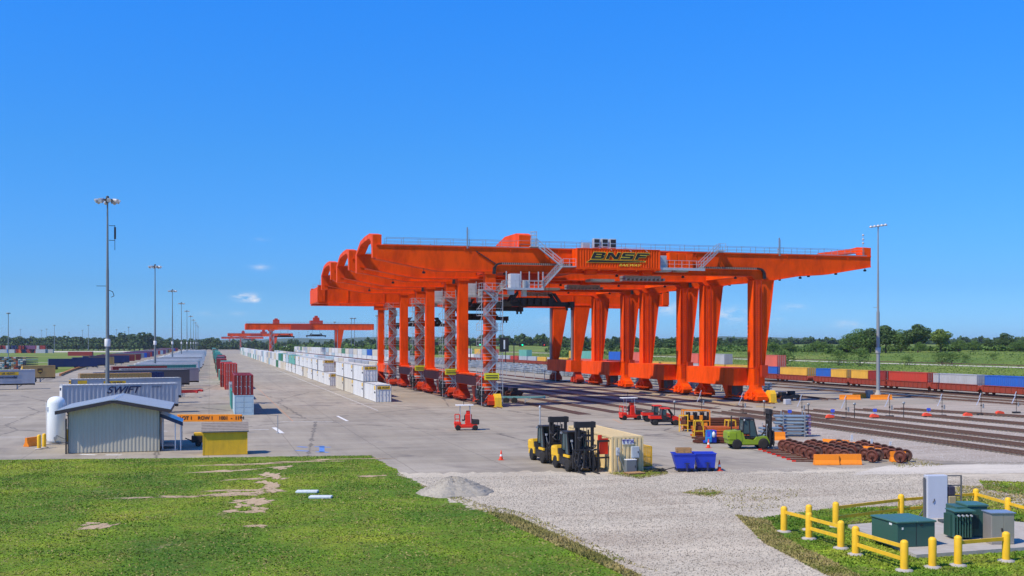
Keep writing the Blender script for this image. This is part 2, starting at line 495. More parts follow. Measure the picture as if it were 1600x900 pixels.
# far pale road on the embankment, with a rail line beside it
def strip(name, X0, X1, Y0, Y1, dz, mat, step=30):
    m = MB(); n = int((Y1 - Y0) / step)
    m.add([(x, Y0 + (Y1 - Y0) * j / n, ter(x, 0) + dz) for j in range(n + 1) for x in (X0, X1)],
          [(2 * j, 2 * j + 1, 2 * j + 3, 2 * j + 2) for j in range(n)])
    return tag(m.build(name, mat), kind='structure')
strip('embankment_road', 196.2, 203.5, 60, 1500, 0.06, M_PALE)
strip('far_rail_bed', 204.2, 209, 60, 1500, 0.35, M_BALLAST)

# painted lines and markings on the yard
LINEW = paint((0.78, 0.77, 0.74), 0.7, dirt=0.5, scale=3, name='line_white')
LINEO = paint((0.60, 0.32, 0.18), 0.7, dirt=0.9, scale=3, name='line_orange')
LINEB = paint((0.10, 0.25, 0.62), 0.7, dirt=0.35, scale=3, name='line_blue')
def mark(p, q, w, mat, name='painted_marking', z=0.012):
    p = Vector(p); q = Vector(q); d = (q - p).normalized(); s = Vector((-d.y, d.x)) * w / 2
    return sheet(name, [tuple(p - s), tuple(q - s), tuple(q + s), tuple(p + s)], z, mat)
mark((9.6, 132), (9.6, 230), 0.12, LINEO); mark((22.5, 150), (22.5, 400), 0.10, LINEW)
mark(at(437, 659), at(520, 659), .25, LINEW); mark(at(527, 650), at(543, 658), .35, LINEW)
mark(at(428, 668), at(441, 677), .5, LINEW); mark(at(385, 672), at(420, 671), .3, LINEW)
mark(at(5, 652), at(25, 652), .3, LINEW); mark(at(0, 683), at(42, 683), .15, LINEW); mark(at(225, 672), at(262, 674), .25, LINEW)
for k in range(16):
    mark((24.6, 168 + k * 14.5), (21.0, 168 + k * 14.5), .22, LINEW)
for k in range(9):
    mark((-2.0, 140 + k * 18), (-.2, 140 + k * 18), .18, LINEW)
for a, b, c, d in ((465, 698, 480, 699), (492, 698, 516, 699), (462, 704, 482, 705), (494, 706, 514, 707), (503, 697, 503, 707)):
    mark(at(a, b), at(c, d), .45, LINEB, z=0.014)
mark(at(958, 655), at(972, 662), .15, LINEO); mark(at(1000, 648), at(1012, 647), .2, LINEO)
for (a, b, c, d) in ((125, 710, 150, 711), (165, 711, 190, 711)):
    mark(at(a, b), at(c, d), .5, LINEW, z=0.014)

# ================================================================== sky, sun, world
SUN_EL = R(52)
sun_from = Vector((-1, -0.36, 0)).normalized()
sd = bpy.data.lights.new('sun', 'SUN'); so = bpy.data.objects.new('sun', sd); COL.objects.link(so)
sd.energy = 5.0; sd.angle = R(0.53); sd.color = (1.0, 0.88, 0.68)
dirv = Vector((sun_from.x * math.cos(SUN_EL), sun_from.y * math.cos(SUN_EL), math.sin(SUN_EL)))
so.rotation_euler = dirv.to_track_quat('Z', 'Y').to_euler()
w = bpy.data.worlds.new('World'); scene.world = w; w.use_nodes = True
SKYT = [(0.0, (.155, .335, .70)), (0.05, (.115, .27, .55)), (0.167, (.10, .33, .62)), (0.32, (.075, .40, .84))]
nt = w.node_tree; N = nt.nodes; L = nt.links
bg = N['Background']; bg.inputs['Strength'].default_value = 0.135
sky = N.new('ShaderNodeTexSky'); sky.sky_type = 'NISHITA'; sky.sun_disc = False
sky.sun_elevation = SUN_EL; sky.sun_rotation = math.atan2(sun_from.x, sun_from.y)
sky.air_density = 1.0; sky.dust_density = 0.35; sky.ozone_density = 2.2; sky.altitude = 200
hs = N.new('ShaderNodeHueSaturation'); hs.inputs['Saturation'].default_value = 1.0; hs.inputs['Value'].default_value = 2.0
hs.inputs['Hue'].default_value = 0.5
L.new(sky.outputs[0], hs.inputs['Color'])
gr = N.new('ShaderNodeValToRGB'); ge = gr.color_ramp.elements
while len(ge) < 4: ge.new(.5)
for e_, (p_, c_) in zip(ge, SKYT): e_.position = p_; e_.color = (*c_, 1)
gm = N.new('ShaderNodeMix'); gm.data_type = 'RGBA'; gm.blend_type = 'MULTIPLY'; gm.inputs['Factor'].default_value = 1
# a few small fair-weather clouds low over the horizon, fixed by direction
tcw = N.new('ShaderNodeTexCoord'); sx = N.new('ShaderNodeSeparateXYZ'); L.new(tcw.outputs['Generated'], sx.inputs[0])
L.new(sx.outputs[2], gr.inputs[0]); L.new(hs.outputs[0], gm.inputs['A']); L.new(gr.outputs[0], gm.inputs['B'])
def wm(op, a, b=0.0, clamp=False):
    m = N.new('ShaderNodeMath'); m.operation = op; m.use_clamp = clamp
    for i, v in enumerate((a, b)):
        if isinstance(v, (int, float)): m.inputs[i].default_value = v
        else: L.new(v, m.inputs[i])
    return m.outputs[0]
az = wm('ARCTAN2', sx.outputs[0], sx.outputs[1]); el = wm('ARCSINE', sx.outputs[2])
cn = N.new('ShaderNodeTexNoise'); cn.inputs['Scale'].default_value = 55; cn.inputs['Detail'].default_value = 7; cn.inputs['Roughness'].default_value = .6
cv = N.new('ShaderNodeMapping'); cv.inputs['Scale'].default_value = (1, 1, 2.6)
L.new(tcw.outputs['Generated'], cv.inputs[0]); L.new(cv.outputs[0], cn.inputs['Vector'])
tot = None
for px, py, wx, wy, a in [(387, 465, 13, 4.5, 1.5), (374, 463, 8, 2.5, 1.0), (402, 469, 7, 3, .8), (408, 417, 12, 4, .45), (412, 374, 8, 2.5, .25), (1040, 482, 22, 8, .7), (1080, 478, 14, 6, .4), (1140, 492, 24, 9, .6), (1205, 496, 12, 5, .45),
                          (1238, 481, 16, 5, .35), (1325, 507, 18, 5, .4), (905, 515, 30, 6, .3), (590, 520, 40, 5, .2), (350, 490, 30, 4, .2), (860, 500, 16, 6, .25)]:
    a0 = YAW + math.atan((px - 800) / F_PX); e0 = math.atan((HOR - py) / math.hypot(F_PX, px - 800))
    dx = wm('DIVIDE', wm('SUBTRACT', az, a0), wx / F_PX); dy = wm('DIVIDE', wm('SUBTRACT', el, e0), wy / F_PX)
    r2 = wm('ADD', wm('MULTIPLY', dx, dx), wm('MULTIPLY', dy, dy))
    g = wm('MULTIPLY', wm('EXPONENT', wm('MULTIPLY', r2, -0.9)), a)
    tot = g if tot is None else wm('ADD', tot, g)
cl = wm('MULTIPLY', tot, wm('MULTIPLY', wm('SUBTRACT', cn.outputs['Fac'], 0.40), 4.0, True), True)
mx = N.new('ShaderNodeMix'); mx.data_type = 'RGBA'; mx.inputs['B'].default_value = (6.6, 6.6, 7.0, 1)
L.new(cl, mx.inputs['Factor']); L.new(gm.outputs['Result'], mx.inputs['A']); L.new(mx.outputs['Result'], bg.inputs['Color'])
scene.view_settings.view_transform = 'Standard'; scene.view_settings.look = 'None'
scene.view_settings.exposure = 0.0; scene.view_settings.gamma = 1.0

# hills on the horizon
for nm, dist, amp, base, sd_, mcol in (('hills', 5200, 34, 12, 2, None), ('hills', 3600, 16, 6, 5, None)):
    r = random.Random(sd_); ph = [r.random() * 6 for _ in range(8)]
    m = MB(); vs = []; n = 260
    for i in range(n + 1):
        a = R(-45 + 120 * i / n)
        hgt = base + amp * max(0.05, .5 + .28 * math.sin(a * 7 + ph[0]) + .2 * math.sin(a * 17 + ph[1]) + .12 * math.sin(a * 41 + ph[2]) + .07 * math.sin(a * 97 + ph[3])) + r.uniform(-1.5, 1.5)
        for k, (dd, hh) in enumerate(((0, -2), (250, hgt * .55), (600, hgt), (1500, hgt * .8))):
            vs.append(((dist + dd) * math.sin(a), (dist + dd) * math.cos(a), hh + (r.uniform(-1.5, 1.5) if k else 0)))
    m.add(vs, [(i * 4 + k, i * 4 + k + 1, (i + 1) * 4 + k + 1, (i + 1) * 4 + k) for i in range(n) for k in range(3)])
    if not LEAF: LEAF.append(leafmat('hill_woods', (0.03, 0.06, 0.02), (0.09, 0.13, 0.045), 0.01))
    tag(m.build(nm, LEAF[0]), kind='structure')

HZ = MB(); HZ.box(-9400, 9400, -600, 9400, -1.5, 66)
hm = bpy.data.materials.new('air'); hm.use_nodes = True; hn = hm.node_tree; hn.nodes.remove(hn.nodes['Principled BSDF'])
pv = hn.nodes.new('ShaderNodeVolumePrincipled'); pv.inputs['Color'].default_value = (.80, .88, 1, 1); pv.inputs['Density'].default_value = 0.00006; pv.inputs['Anisotropy'].default_value = .2
hn.links.new(pv.outputs[0], hn.nodes['Material Output'].inputs['Volume'])
tag(HZ.build('haze', hm), kind='stuff')
# ================================================================== containers, trailers, chassis
CC = dict(white=(0.72, 0.72, 0.69), cream=(0.66, 0.60, 0.47), maroon=(0.26, 0.025, 0.022), red=(0.50, 0.05, 0.03), orange=(0.62, 0.13, 0.03),
          teal=(0.05, 0.28, 0.24), green=(0.06, 0.22, 0.11), paleblue=(0.42, 0.55, 0.60), navy=(0.015, 0.035, 0.13), blue=(0.02, 0.12, 0.50),
          tan=(0.48, 0.30, 0.10), yellow=(0.72, 0.42, 0.06), grey=(0.30, 0.31, 0.32), darkgrey=(0.085, 0.085, 0.09), silver=(0.42, 0.44, 0.47),
          coral=(0.66, 0.14, 0.10), purple=(0.16, 0.06, 0.16), mint=(0.14, 0.42, 0.33))
CN = dict(paleblue='pale blue', darkgrey='dark grey', tan='tan brown')
def cname(c): return CN.get(c, c)

def container_proto(Lc, h, col, corr=True, logo=None, rods=True, side_logo=None, roofcol=None):
    W = 2.44
    c = paint(CC[col], 0.5, dirt=0.22, scale=0.6, name='container_' + col)
    t = thing('container' )
    m = MB()
    x0, x1 = -Lc / 2, Lc / 2; y0, y1 = -W / 2, W / 2
    # frame
    for x in (x0, x1 - .12):
        for y in (y0, y1 - .12): m.box(x, x + .12, y, y + .12, 0, h)
    for y in (y0 + .005, y1 - .115): m.box(x0 + .12, x1 - .12, y, y + .11, 0, .16); m.box(x0 + .12, x1 - .12, y, y + .11, h - .12, h)
    for x in (x0 + .005, x1 - .115): m.box(x, x + .11, y0 + .12, y1 - .12, 0, .14); m.box(x, x + .11, y0 + .12, y1 - .12, h - .12, h)
    # side sheets
    for s in (-1, 1):
        if corr:
            prof = []; x = x0 + .12; k = 0; pitch = 0.30 if corr is True else corr
            while x < x1 - .12 - pitch:
                prof += [(x, .03), (x + pitch * .3, .03), (x + pitch * .5, .085), (x + pitch * .8, .085)]; x += pitch
            prof.append((x1 - .12, .03))
        else: prof = [(x0 + .12, .03), (x1 - .12, .03)]
        yy = lambda d: s * (W / 2 - d)
        n = len(prof)
        vs = [(x, yy(d), .15) for x, d in prof] + [(x, yy(d), h - .11) for x, d in prof]
        m.add(vs, [(i, i + 1, n + i + 1, n + i) for i in range(n - 1)])
    # far end
    m.box(x1 - .09, x1 - .05, y0 + .12, y1 - .12, .14, h - .12)
    if corr:
        for k in range(7):
            yk = y0 + .25 + k * .31; m.box(x1 - .05, x1 - .01, yk, yk + .14, .14, h - .12)
    m.box(x0 + .08, x1 - .08, y0 + .08, y1 - .08, .10, .14)
    m.build('body', c, t, recalc=False)
    # roof with shallow ribs
    m = MB(); m.box(x0 + .1, x1 - .1, y0 + .1, y1 - .1, h - .07, h - .03)
    k = x0 + .4
    while k < x1 - .5: m.box(k, k + .25, y0 + .2, y1 - .2, h - .03, h - .01); k += .55
    m.build('roof', paint(CC[roofcol or col], 0.5, dirt=0.25, scale=0.6), t)
    # doors
    for s in (-1, 1):
        a, b = (y0 + .12, -.012) if s < 0 else (.012, y1 - .12)
        m = MB(); m.box(x0 + .03, x0 + .08, a, b, .14, h - .12)
        if corr:
            for q in range(3):
                m.box(x0 + .012, x0 + .03, a + .04, b - .04, .3 + q * (h - .5) / 3, .3 + (q + .72) * (h - .5) / 3)
        d = m.build('door', c, t)
        if rods:
            m = MB()
            for f in (.28, .72):
                y = a + (b - a) * f
                m.bar((x0 - .01, y, .05), (x0 - .01, y, h - .05), .045); m.box(x0 - .035, x0 + .01, y - .02, y + .22, h * .42, h * .42 + .06)
                for z in (.2, .9, 1.7, h - .25): m.box(x0 - .03, x0 + .02, y - .06, y + .06, z, z + .07)
            m.build('lock_rod', GALV, d)
    if logo == 'yellow':
        m = MB()
        for x in (x0 - .006, x1 - .05):
            for y in (y0 - .006, y1 - .05): m.box(x, x + .056, y, y + .056, .02, h - .02)
        m.box(x0 - .006, x0 + .05, y0 + .05, y1 - .05, .0, .06); m.box(x0 - .006, x0 + .05, y0 + .05, y1 - .05, h - .05, h + .005)
        for y in (y0 - .006, y1 - .05): m.box(x0 + .05, x1 - .05, y, y + .056, .0, .06); m.box(x0 + .05, x1 - .05, y, y + .056, h - .05, h + .004)
        m.build('edge_frame', paint((.17, .16, .15), .6, dirt=.3, name='edge_frame'), t)
        m = MB(); m.box(x0 - .045, x0 - .035, y0 + .2, y1 - .2, h * .74, h * .93)
        lp = m.build('logo_panel', YEL, t)
        text('lettering', 'J.B. HUNT', .42, DARK, lp, (x0 - .06, 0, h * .835), (R(90), 0, R(-90)), bold=.01)
        for sy in (-1, 1):
            m = MB(); yv = sy * (W / 2 + .005); m.box(x0 + .9, x0 + 2.2, min(yv, yv * .99), max(yv, yv * .99), h * .70, h * .92)
            m.build('logo_panel', YEL, t)
            m = MB(); m.box(x0 + .9, x0 + 2.1, min(yv, yv * .99), max(yv, yv * .99), h * .50, h * .60)
            m.build('marking', DARK, t)
    return t

def container(Lc, h, col, loc, rz, label, group=None, **kw):
    key = ('container', Lc, h, col, str(sorted(kw.items())))
    return inst(key, lambda: container_proto(Lc, h, col, **kw), label, 'container', loc, rz, group)

def far_container_proto(Lc, h, col):
    c = paint(CC[col], 0.5, dirt=0.22, scale=0.6, name='container_' + col)
    m = MB(); x = Lc / 2; m.box(-x, x, -1.2, 1.2, 0, h - .02)
    for a in (-x, x - .15):
        for b in (-1.22, 1.1): m.box(a - .01 * (a < 0), a + .15 + .01 * (a > 0), b, b + .12, -.0, h)
    k = -x + .5
    while k < x - .5:
        for b in (-1.225, 1.195): m.box(k, k + .3, b, b + .03, .2, h - .2)
        k += .9
    for b in (-.6, 0, .6): m.box(-x - .03, -x + .01, b - .02, b + .02, .1, h - .1)
    return m.build('container', c)
FARB = MB(); FARCOL = []
def far_container(Lc, h, col, loc, rz, label, group=None):
    d = loc[0] * SA + loc[1] * CA
    if d > 520 and not (900 < d < 1100 and loc[0] < -200):
        if col not in FARCOL: FARCOL.append(col)
        FARB.mi = FARCOL.index(col); b = len(FARB.v); FARB.box(-Lc / 2, Lc / 2, -1.22, 1.22, 0, h - .04)
        c_, s_ = math.cos(rz), math.sin(rz)
        for i in range(b, len(FARB.v)):
            x, y, z = FARB.v[i]; FARB.v[i] = (loc[0] + x * c_ - y * s_, loc[1] + x * s_ + y * c_, loc[2] + z)
        return None
    return far_container_(Lc, h, col, loc, rz, label, group)
def far_container_(Lc, h, col, loc, rz, label, group=None):
    return inst(('fc', Lc, h, col), lambda: far_container_proto(Lc, h, col), label, 'container', loc, rz, group)

def chassis_proto(Lc, col):
    c = {'dark': DARK, 'red': paint((0.55, 0.03, 0.02), .5), 'silver': paint((0.45, 0.48, 0.50), 0.5, .2, name='chassis_silver'), 'teal': paint((0.16, 0.38, 0.36), .5)}[col]
    t = thing('container_chassis'); m = MB()
    x = Lc / 2
    for y in (-.5, .5): m.box(-x + .3, x - .1, y - .06, y + .06, .88, 1.14)
    for k in range(int(Lc / 1.5) + 1): m.box(-x + .4 + k * 1.5, -x + .5 + k * 1.5, -.44, .44, .92, 1.08)
    for a in (-x, x - .25): m.box(a, a + .25, -1.2, 1.2, .86, 1.19)
    m.build('frame', c, t)
    for s in (-1, 1):
        m = MB(); xl = x - 3.2
        m.bar((xl, s * .55, .12), (xl, s * .55, .9), .14); m.box(xl - .14, xl + .14, s * .55 - .13, s * .55 + .13, 0.02, .12)
        m.bar((xl, s * .55, .3), (xl + .9, s * .55, .9), .07)
        m.build('landing_leg', GALV, t)
    for k in range(2):
        for s in (-1, 1):
            m = MB(); wheel(m, (-x + 1.3 + k * 1.3, s * .92, .5), .5, .5, n=14); m.build('wheel', [RUBBER, GALV], t)
    m = MB(); m.box(-x - .06, -x, -1.1, 1.1, .45, .55)
    for s in (-1, 1): m.box(-x - .05, -x + .05, s * .7 - .05, s * .7 + .05, .5, .9)
    m.build('bumper', c, t)
    return t
def chassis(Lc, col, loc, rz, label, group=None):
    if loc[1] > 520: return None
    return inst(('ch', Lc, col), lambda: chassis_proto(Lc, col), label, 'chassis', loc, rz, group)

PI2 = math.pi / 2
# ---------------- long row of white containers on the crane side
XW = 26.6; G_W = 'white containers stacked in the long row beside the cranes'
def wlab(col, lvl, i):
    return f"{cname(col)} container, {lvl} in the {ordn(i)} stack from the front, long white row"
container(13.6, 2.75, 'white', (XW, 177.8), PI2, 'lone white container on the ground at the very front of the long white row', G_W, logo='yellow', corr=False)
Y = 185.6; i = 0
seq = []
while Y < 960:
    if i == 3: Y += 9.5; seq.append((Y, 1)); Y += 14.4
    else: seq.append((Y, 2)); Y += 14.5 if Y < 600 else 15.5
    i += 1
rr = random.Random(11)
for i, (Y, n) in enumerate(seq):
    for lv in range(n):
        col = 'white'
        if i > 9: col = rr.choice(['white', 'white', 'white', 'paleblue', 'cream', 'teal', 'silver', 'white', 'green'])
        if i in (10, 11) and lv == 1: col = 'mint'
        if (i, lv) in ((4, 0), (7, 0), (1, 0), (2, 0)): col = 'cream' if i != 4 else 'white'
        lab = wlab(col, ('lower' if lv == 0 else 'upper') if n == 2 else 'alone', i)
        if n == 1: lab = 'single white container filling the low gap between tall stacks of the long white row'
        p = (XW + rr.uniform(-.12, .12), Y + 6.9, lv * 2.77)
        if i < 14: container(13.6, 2.75, col, p, PI2, lab, G_W, logo='yellow', corr=False)
        else: far_container(13.6, 2.75, col, p, PI2, lab, G_W)

# ---------------- row of mixed stacks between the lanes
G_M = 'stacked containers in the middle row beyond the orange sign'
def midlab(c, what): return f"{cname(c)} container {what}"
XM = 4.3
container(12.2, 2.6, 'paleblue', (XM, 151.4), PI2, 'pale blue ribbed container at ground level under the nearest maroon one', G_M, corr=0.42, rods=False)
container(12.2, 2.6, 'maroon', (XM - .05, 151.4, 2.62), PI2, 'maroon container with bright door rods on top of the nearest middle stack', G_M)
container(12.2, 2.6, 'teal', (XM - .15, 164.6), PI2, 'teal container on the ground right behind the nearest middle stack', G_M)
container(12.2, 2.6, 'grey', (XM + .1, 190.6), PI2, 'lone grey container in the gap behind the nearest middle stack', G_M)
container(12.2, 2.6, 'red', (XM - .2, 231.6), PI2, 'red container at the bottom of the second tall middle stack', G_M)
container(12.2, 2.6, 'red', (XM - .2, 231.6, 2.62), PI2, 'red container on top of the second tall middle stack', G_M)
container(12.2, 2.6, 'maroon', (XM - .9, 245), PI2, 'maroon container at the bottom, set a little left of the red middle stack', G_M)
container(12.2, 2.6, 'red', (XM - .9, 245, 2.62), PI2, 'red container on top, set a little left of the red middle stack', G_M)
mm = random.Random(5); Y = 262; k = 0
while Y < 1000:
    hgt = 1 if k % 3 else 2
    if k in (6, 7): hgt = 2
    for lv in range(hgt):
        c = mm.choice(['teal', 'green', 'teal', 'maroon', 'green', 'mint', 'maroon', 'darkgrey'])
        far_container(12.2, 2.6, c, (XM - .8 + mm.uniform(-.5, .3), Y, lv * 2.62), PI2,
                      midlab(c, f"{'upper' if lv else 'lower'} in the {ordn(k)} pile behind the red stacks of the middle row"), G_M)
    Y += mm.choice([13, 13, 14, 22]); k += 1

# ---------------- parked trailers in the left lot (angled bays)
ANG = R(14.5); ca_, sa_ = math.cos(ANG), math.sin(ANG)
G_L = 'trailers parked at an angle in the left lot'
def trailer(Lc, col, right_end, label, group=G_L, ch='dark', z=1.2, far=False, **kw):
    x, y = right_end; c = (x - ca_ * Lc / 2, y - sa_ * Lc / 2)
    chassis(Lc, ch, c, ANG, 'chassis under the ' + label, 'chassis carrying containers in the left lot')
    if far: return far_container(Lc, 2.8, col, (*c, z), ANG, label, group)
    return container(Lc, 2.8, col, (*c, z), ANG, label, group, **kw)
sw = trailer(14.6, 'silver', (-4.4, 154.0), 'long silver ribbed container with big navy lettering behind the shed', corr=0.52, roofcol='white', rods=False)
NAVY = paint((0.02, 0.03, 0.09), 0.5, name='navy_letters')
text('lettering', 'SWIFT', 1.25, NAVY, sw, (.1, -1.26, 2.0), (R(90), 0, 0), shear=.35, bold=.025, sx=1.15)
text('lettering', 'SWIFT', .5, NAVY, sw, (-7.36, .1, 2.2), (R(90), 0, R(-90)), shear=.35, bold=.01)
text('lettering', 'SWIFT', .28, NAVY, sw, (4.4, -1.26, 2.35), (R(90), 0, 0), shear=.35, sx=1.6)
m = MB(); m.box(-7.34, -7.32, -1.1, 1.1, .2, 2.6); m.build('door_panel', WHITE, sw)
w2 = trailer(16.15, 'silver', (-4.6, 178.5), 'silver smooth-sided container with yellow lettering band behind the lettered one', corr=False, roofcol='white', logo='yellow')
m = MB(); m.box(-3.5, -.3, -1.245, -1.235, 1.75, 2.45); pn = m.build('logo_panel', YEL, w2)
text('lettering', 'J.B. HUNT', .52, NAVY, pn, (-1.9, -1.26, 2.1), (R(90), 0, 0), bold=.01)
chassis(14, 'red', (-9, 192), ANG, 'empty red chassis sticking out between parked containers, nearer one', 'empty red chassis in the left lot')
chassis(14, 'red', (-8.2, 197.5), ANG, 'empty red chassis sticking out between parked containers, farther one', 'empty red chassis in the left lot')
trailer(12.2, 'tan', (-10.5, 208), 'tan brown container with its roof just above the silver ones', corr=0.4)
trailer(12.2, 'navy', (-8.6, 214), 'navy container showing one end beside the tan brown one', corr=0.4)
trailer(16.15, 'darkgrey', (-4.3, 232), 'dark grey long container, nearer of the dark pair in the left lot', corr=False, roofcol='silver')
trailer(16.15, 'grey', (-2.6, 246), 'mid grey container with white dots, farther of the dark pair', corr=False, roofcol='silver')
trailer(12.2, 'maroon', (-10, 268), 'maroon container between the grey pair and a teal one', corr=0.4)
trailer(16.15, 'teal', (-3.6, 284), 'teal container with white end in front of the white roofs', corr=0.4, roofcol='white')
tl = random.Random(21); Y = 304; k = 0
while Y < 900:
    c = tl.choice(['white', 'white', 'silver', 'white', 'grey', 'white', 'paleblue'])
    trailer(16.15, c, (-3.4 + tl.uniform(-.6, .9), Y), f"{cname(c)} roofed container, {ordn(k)} in line behind the teal one", far=Y > 420, **({} if Y > 420 else dict(corr=False, roofcol='white')))
    Y += tl.choice([9, 11, 14, 18]) * (1 if Y < 500 else 1.3); k += 1
# second row, farther left
wb = trailer(16.15, 'silver', (-34.6, 239.5), 'silver container with yellow band, cut by the left photo edge', corr=False, roofcol='white')
m = MB(); m.box(1.2, 5.0, -1.245, -1.235, 1.72, 2.38); pn = m.build('logo_panel', YEL, wb)
text('lettering', 'J.B. HUNT', .55, NAVY, pn, (3.1, -1.26, 2.05), (R(90), 0, 0), bold=.01)
text('lettering', 'Intermodal', .75, NAVY, wb, (3.1, -1.26, 1.30), (R(90), 0, 0), bold=.02)
ups = trailer(7.2, 'tan', (-36.2, 282), 'short tan container with a dark shield emblem', corr=False)
m = MB()
sh = [(-.55, .55), (.55, .55), (.6, .1), (.5, -.35), (0, -.75), (-.5, -.35), (-.6, .1)]
m.prism([(x + .2, z + 1.55) for x, z in sh], -1.26, -1.235); em = m.build('emblem', paint((0.09, 0.045, 0.02), .5), ups)
text('lettering', 'ups', .55, paint((.8, .5, .05), .5), em, (.2, -1.27, 1.5), (R(90), 0, 0), bold=.01)
m = MB(); m.box(-3.66, -3.65, -1.1, 1.1, .2, 2.6); m.build('door_panel', YEL, ups)
trailer(16.15, 'navy', (-39.5, 417), 'dark navy container on the edge of the grass, biggest one there', corr=0.4, z=1.0)
trailer(12.2, 'navy', (-38, 438), 'dark navy container half hidden behind the biggest navy one', corr=0.4)
trailer(9, 'tan', (-36.5, 452), 'tan brown container right of the dark navy ones', corr=0.4)
ev = trailer(16.15, 'navy', (-35, 482), 'navy container with small white lettering right of the tan brown one', corr=0.4)
lb = random.Random(31); Y = 500; k = 0
while Y < 1250:
    c = lb.choice(['navy', 'tan', 'maroon', 'purple', 'red', 'grey', 'blue', 'paleblue', 'darkgrey', 'red'])
    trailer(16.15, c, (-34 + lb.uniform(-1.5, 1.5), Y), f"{cname(c)} container, {ordn(k)} behind the navy lettered one in the outer row", 'containers in the outer row of the left lot', far=True)
    Y += lb.choice([12, 14, 18, 24]); k += 1
# lone red one on the grass, and the far stacks at the left horizon
x, y = at(126, 558); far_container(16, 2.8, 'maroon', (x, y, .9), -YAW + .05, 'lone maroon container standing out on the far grass', None)
fs = random.Random(8)
for k in range(22):
    for lv in range(2):
        if lv == 1 and fs.random() < .2: continue
        c = fs.choice(['maroon', 'navy', 'maroon', 'red', 'blue', 'purple', 'silver', 'maroon', 'navy', 'orange' if lv == 0 else 'maroon'])
        px = -8 + k * 4.0; x, y = atd(px, 1020 + fs.uniform(-8, 8))
        far_container(2.6 if k % 3 else 9, 3.5, c, (x, y, lv * 3.6), R(90) - YAW if k % 3 else -YAW,
                      f"{cname(c)} container, {('lower', 'upper')[lv]} of the {ordn(k)} stack from the left on the far left horizon", 'containers piled on the far left horizon')

# ---------------- trains
G_T = 'containers riding the double-stack trains'
def well_proto():
    t = thing('well_car'); m = MB(); c = paint((0.28, 0.045, 0.025), .55, dirt=.35, scale=.8, name='rail_red')
    for s in (-1, 1):
        m.box(-6.45, 6.45, s * 1.38 - .06, s * 1.38 + .06, .55, 1.7); m.box(-6.45, 6.45, s * 1.43 - .1, s * 1.43 + .1, 1.62, 1.74)
        for k in range(10): m.box(-6.3 + k * 1.38, -6.2 + k * 1.38, s * 1.48 - .05, s * 1.48 + .05, .6, 1.62)
    m.box(-6.45, 6.45, -1.3, 1.3, .42, .55)
    for s in (-1, 1): m.prism([(s * 6.4, .6), (s * 6.4, 1.6), (s * 7.0, 1.3), (s * 7.0, 1.0)], -1.4, 1.4)
    m.build('well', c, t)
    for s in (1,):
        m = MB(); m.mi = 1; m.box(s * 7.0 - 1.3, s * 7.0 + 1.3, -.95, -.8, .4, .75); m.box(s * 7.0 - 1.3, s * 7.0 + 1.3, .8, .95, .4, .75); m.mi = 0
        m.box(s * 7.0 - .25, s * 7.0 + .25, -.85, .85, .5, .95)
        for dx in (-.85, .85):
            m.tube((s * 7.0 + dx, -.8, .46), (s * 7.0 + dx, .8, .46), .08)
            for q in (-.72, .72): m.lathe([(.46, -.06), (.46, .06)], 14, (s * 7.0 + dx, q, .46), 'y')
        m.build('bogie', [RUST, DARK], t)
    return t
def well(loc, rz, label): return inst('well', well_proto, label, 'rail car', loc, rz, 'well cars coupled into the container trains')

# train on the far side of the yard
bots = ['yellow', 'blue', 'yellow', 'yellow', 'red', 'silver', 'blue', 'silver', 'red', 'yellow']
XT = 134
front = [(128, 'tan', None), (142.6, 'navy', None), (156.6, 'blue', None), (170.9, 'silver', None), (184.9, 'red', None), (198.2, 'pairA', None), (212.3, 'pairB', None), (228.4, 'yellow', None), (242, 'blue', 'coral'),
         (257, 'yellow', None), (270, 'yellow', 'silver'), (286, 'silver', 'coral'), (300, 'yellow', None), (314, 'yellow', None), (329, 'red', 'coral'), (345, 'maroon', 'blue'), (359, 'red', None),
         (374, 'coral', 'mint'), (388, 'maroon', 'yellow'), (402, 'yellow', None), (416, 'silver', None), (430, 'yellow', None), (444, 'silver', None), (458, 'silver', 'mint'), (472, 'red', None), (486, 'silver', None),
         (500, 'silver', None), (514, 'coral', 'coral'), (528, 'red', 'red'), (542, 'silver', 'yellow'), (556, 'white', None), (570, 'grey', 'white'), (584, 'white', None), (600, 'silver', None)]
for k, (Y, b, tp) in enumerate(front):
    near = Y < 330
    well((XT, Y, .18), PI2, f"rusty red well car of the far train, {ordn(k)} from the right")
    fn = (lambda *a, **q: container(*a, corr=0.5, **q)) if near else far_container
    if b.startswith('pair'):
        r_, l_ = ('maroon', 'yellow') if b == 'pairA' else ('yellow', 'blue')
        fn(6.06, 2.6, r_, (XT, Y - 3.1, 1.05), PI2, f"short {r_} container, right one of the mixed pair next to a short {l_} one", G_T)
        fn(6.06, 2.6, l_, (XT, Y + 3.1, 1.05), PI2, f"short {l_} container, left one of the mixed pair next to a short {r_} one", G_T)
    else:
        fn(12.2, 2.6, b, (XT, Y, 1.05), PI2, f"{cname(b)} container, lower, on the {ordn(k)} car from the right of the far train", G_T)
    if tp:
        cc = fn(12.2, 2.75, tp, (XT, Y, 3.68), PI2, f"{cname(tp)} container, upper, on the {ordn(k)} car from the right of the far train", G_T)

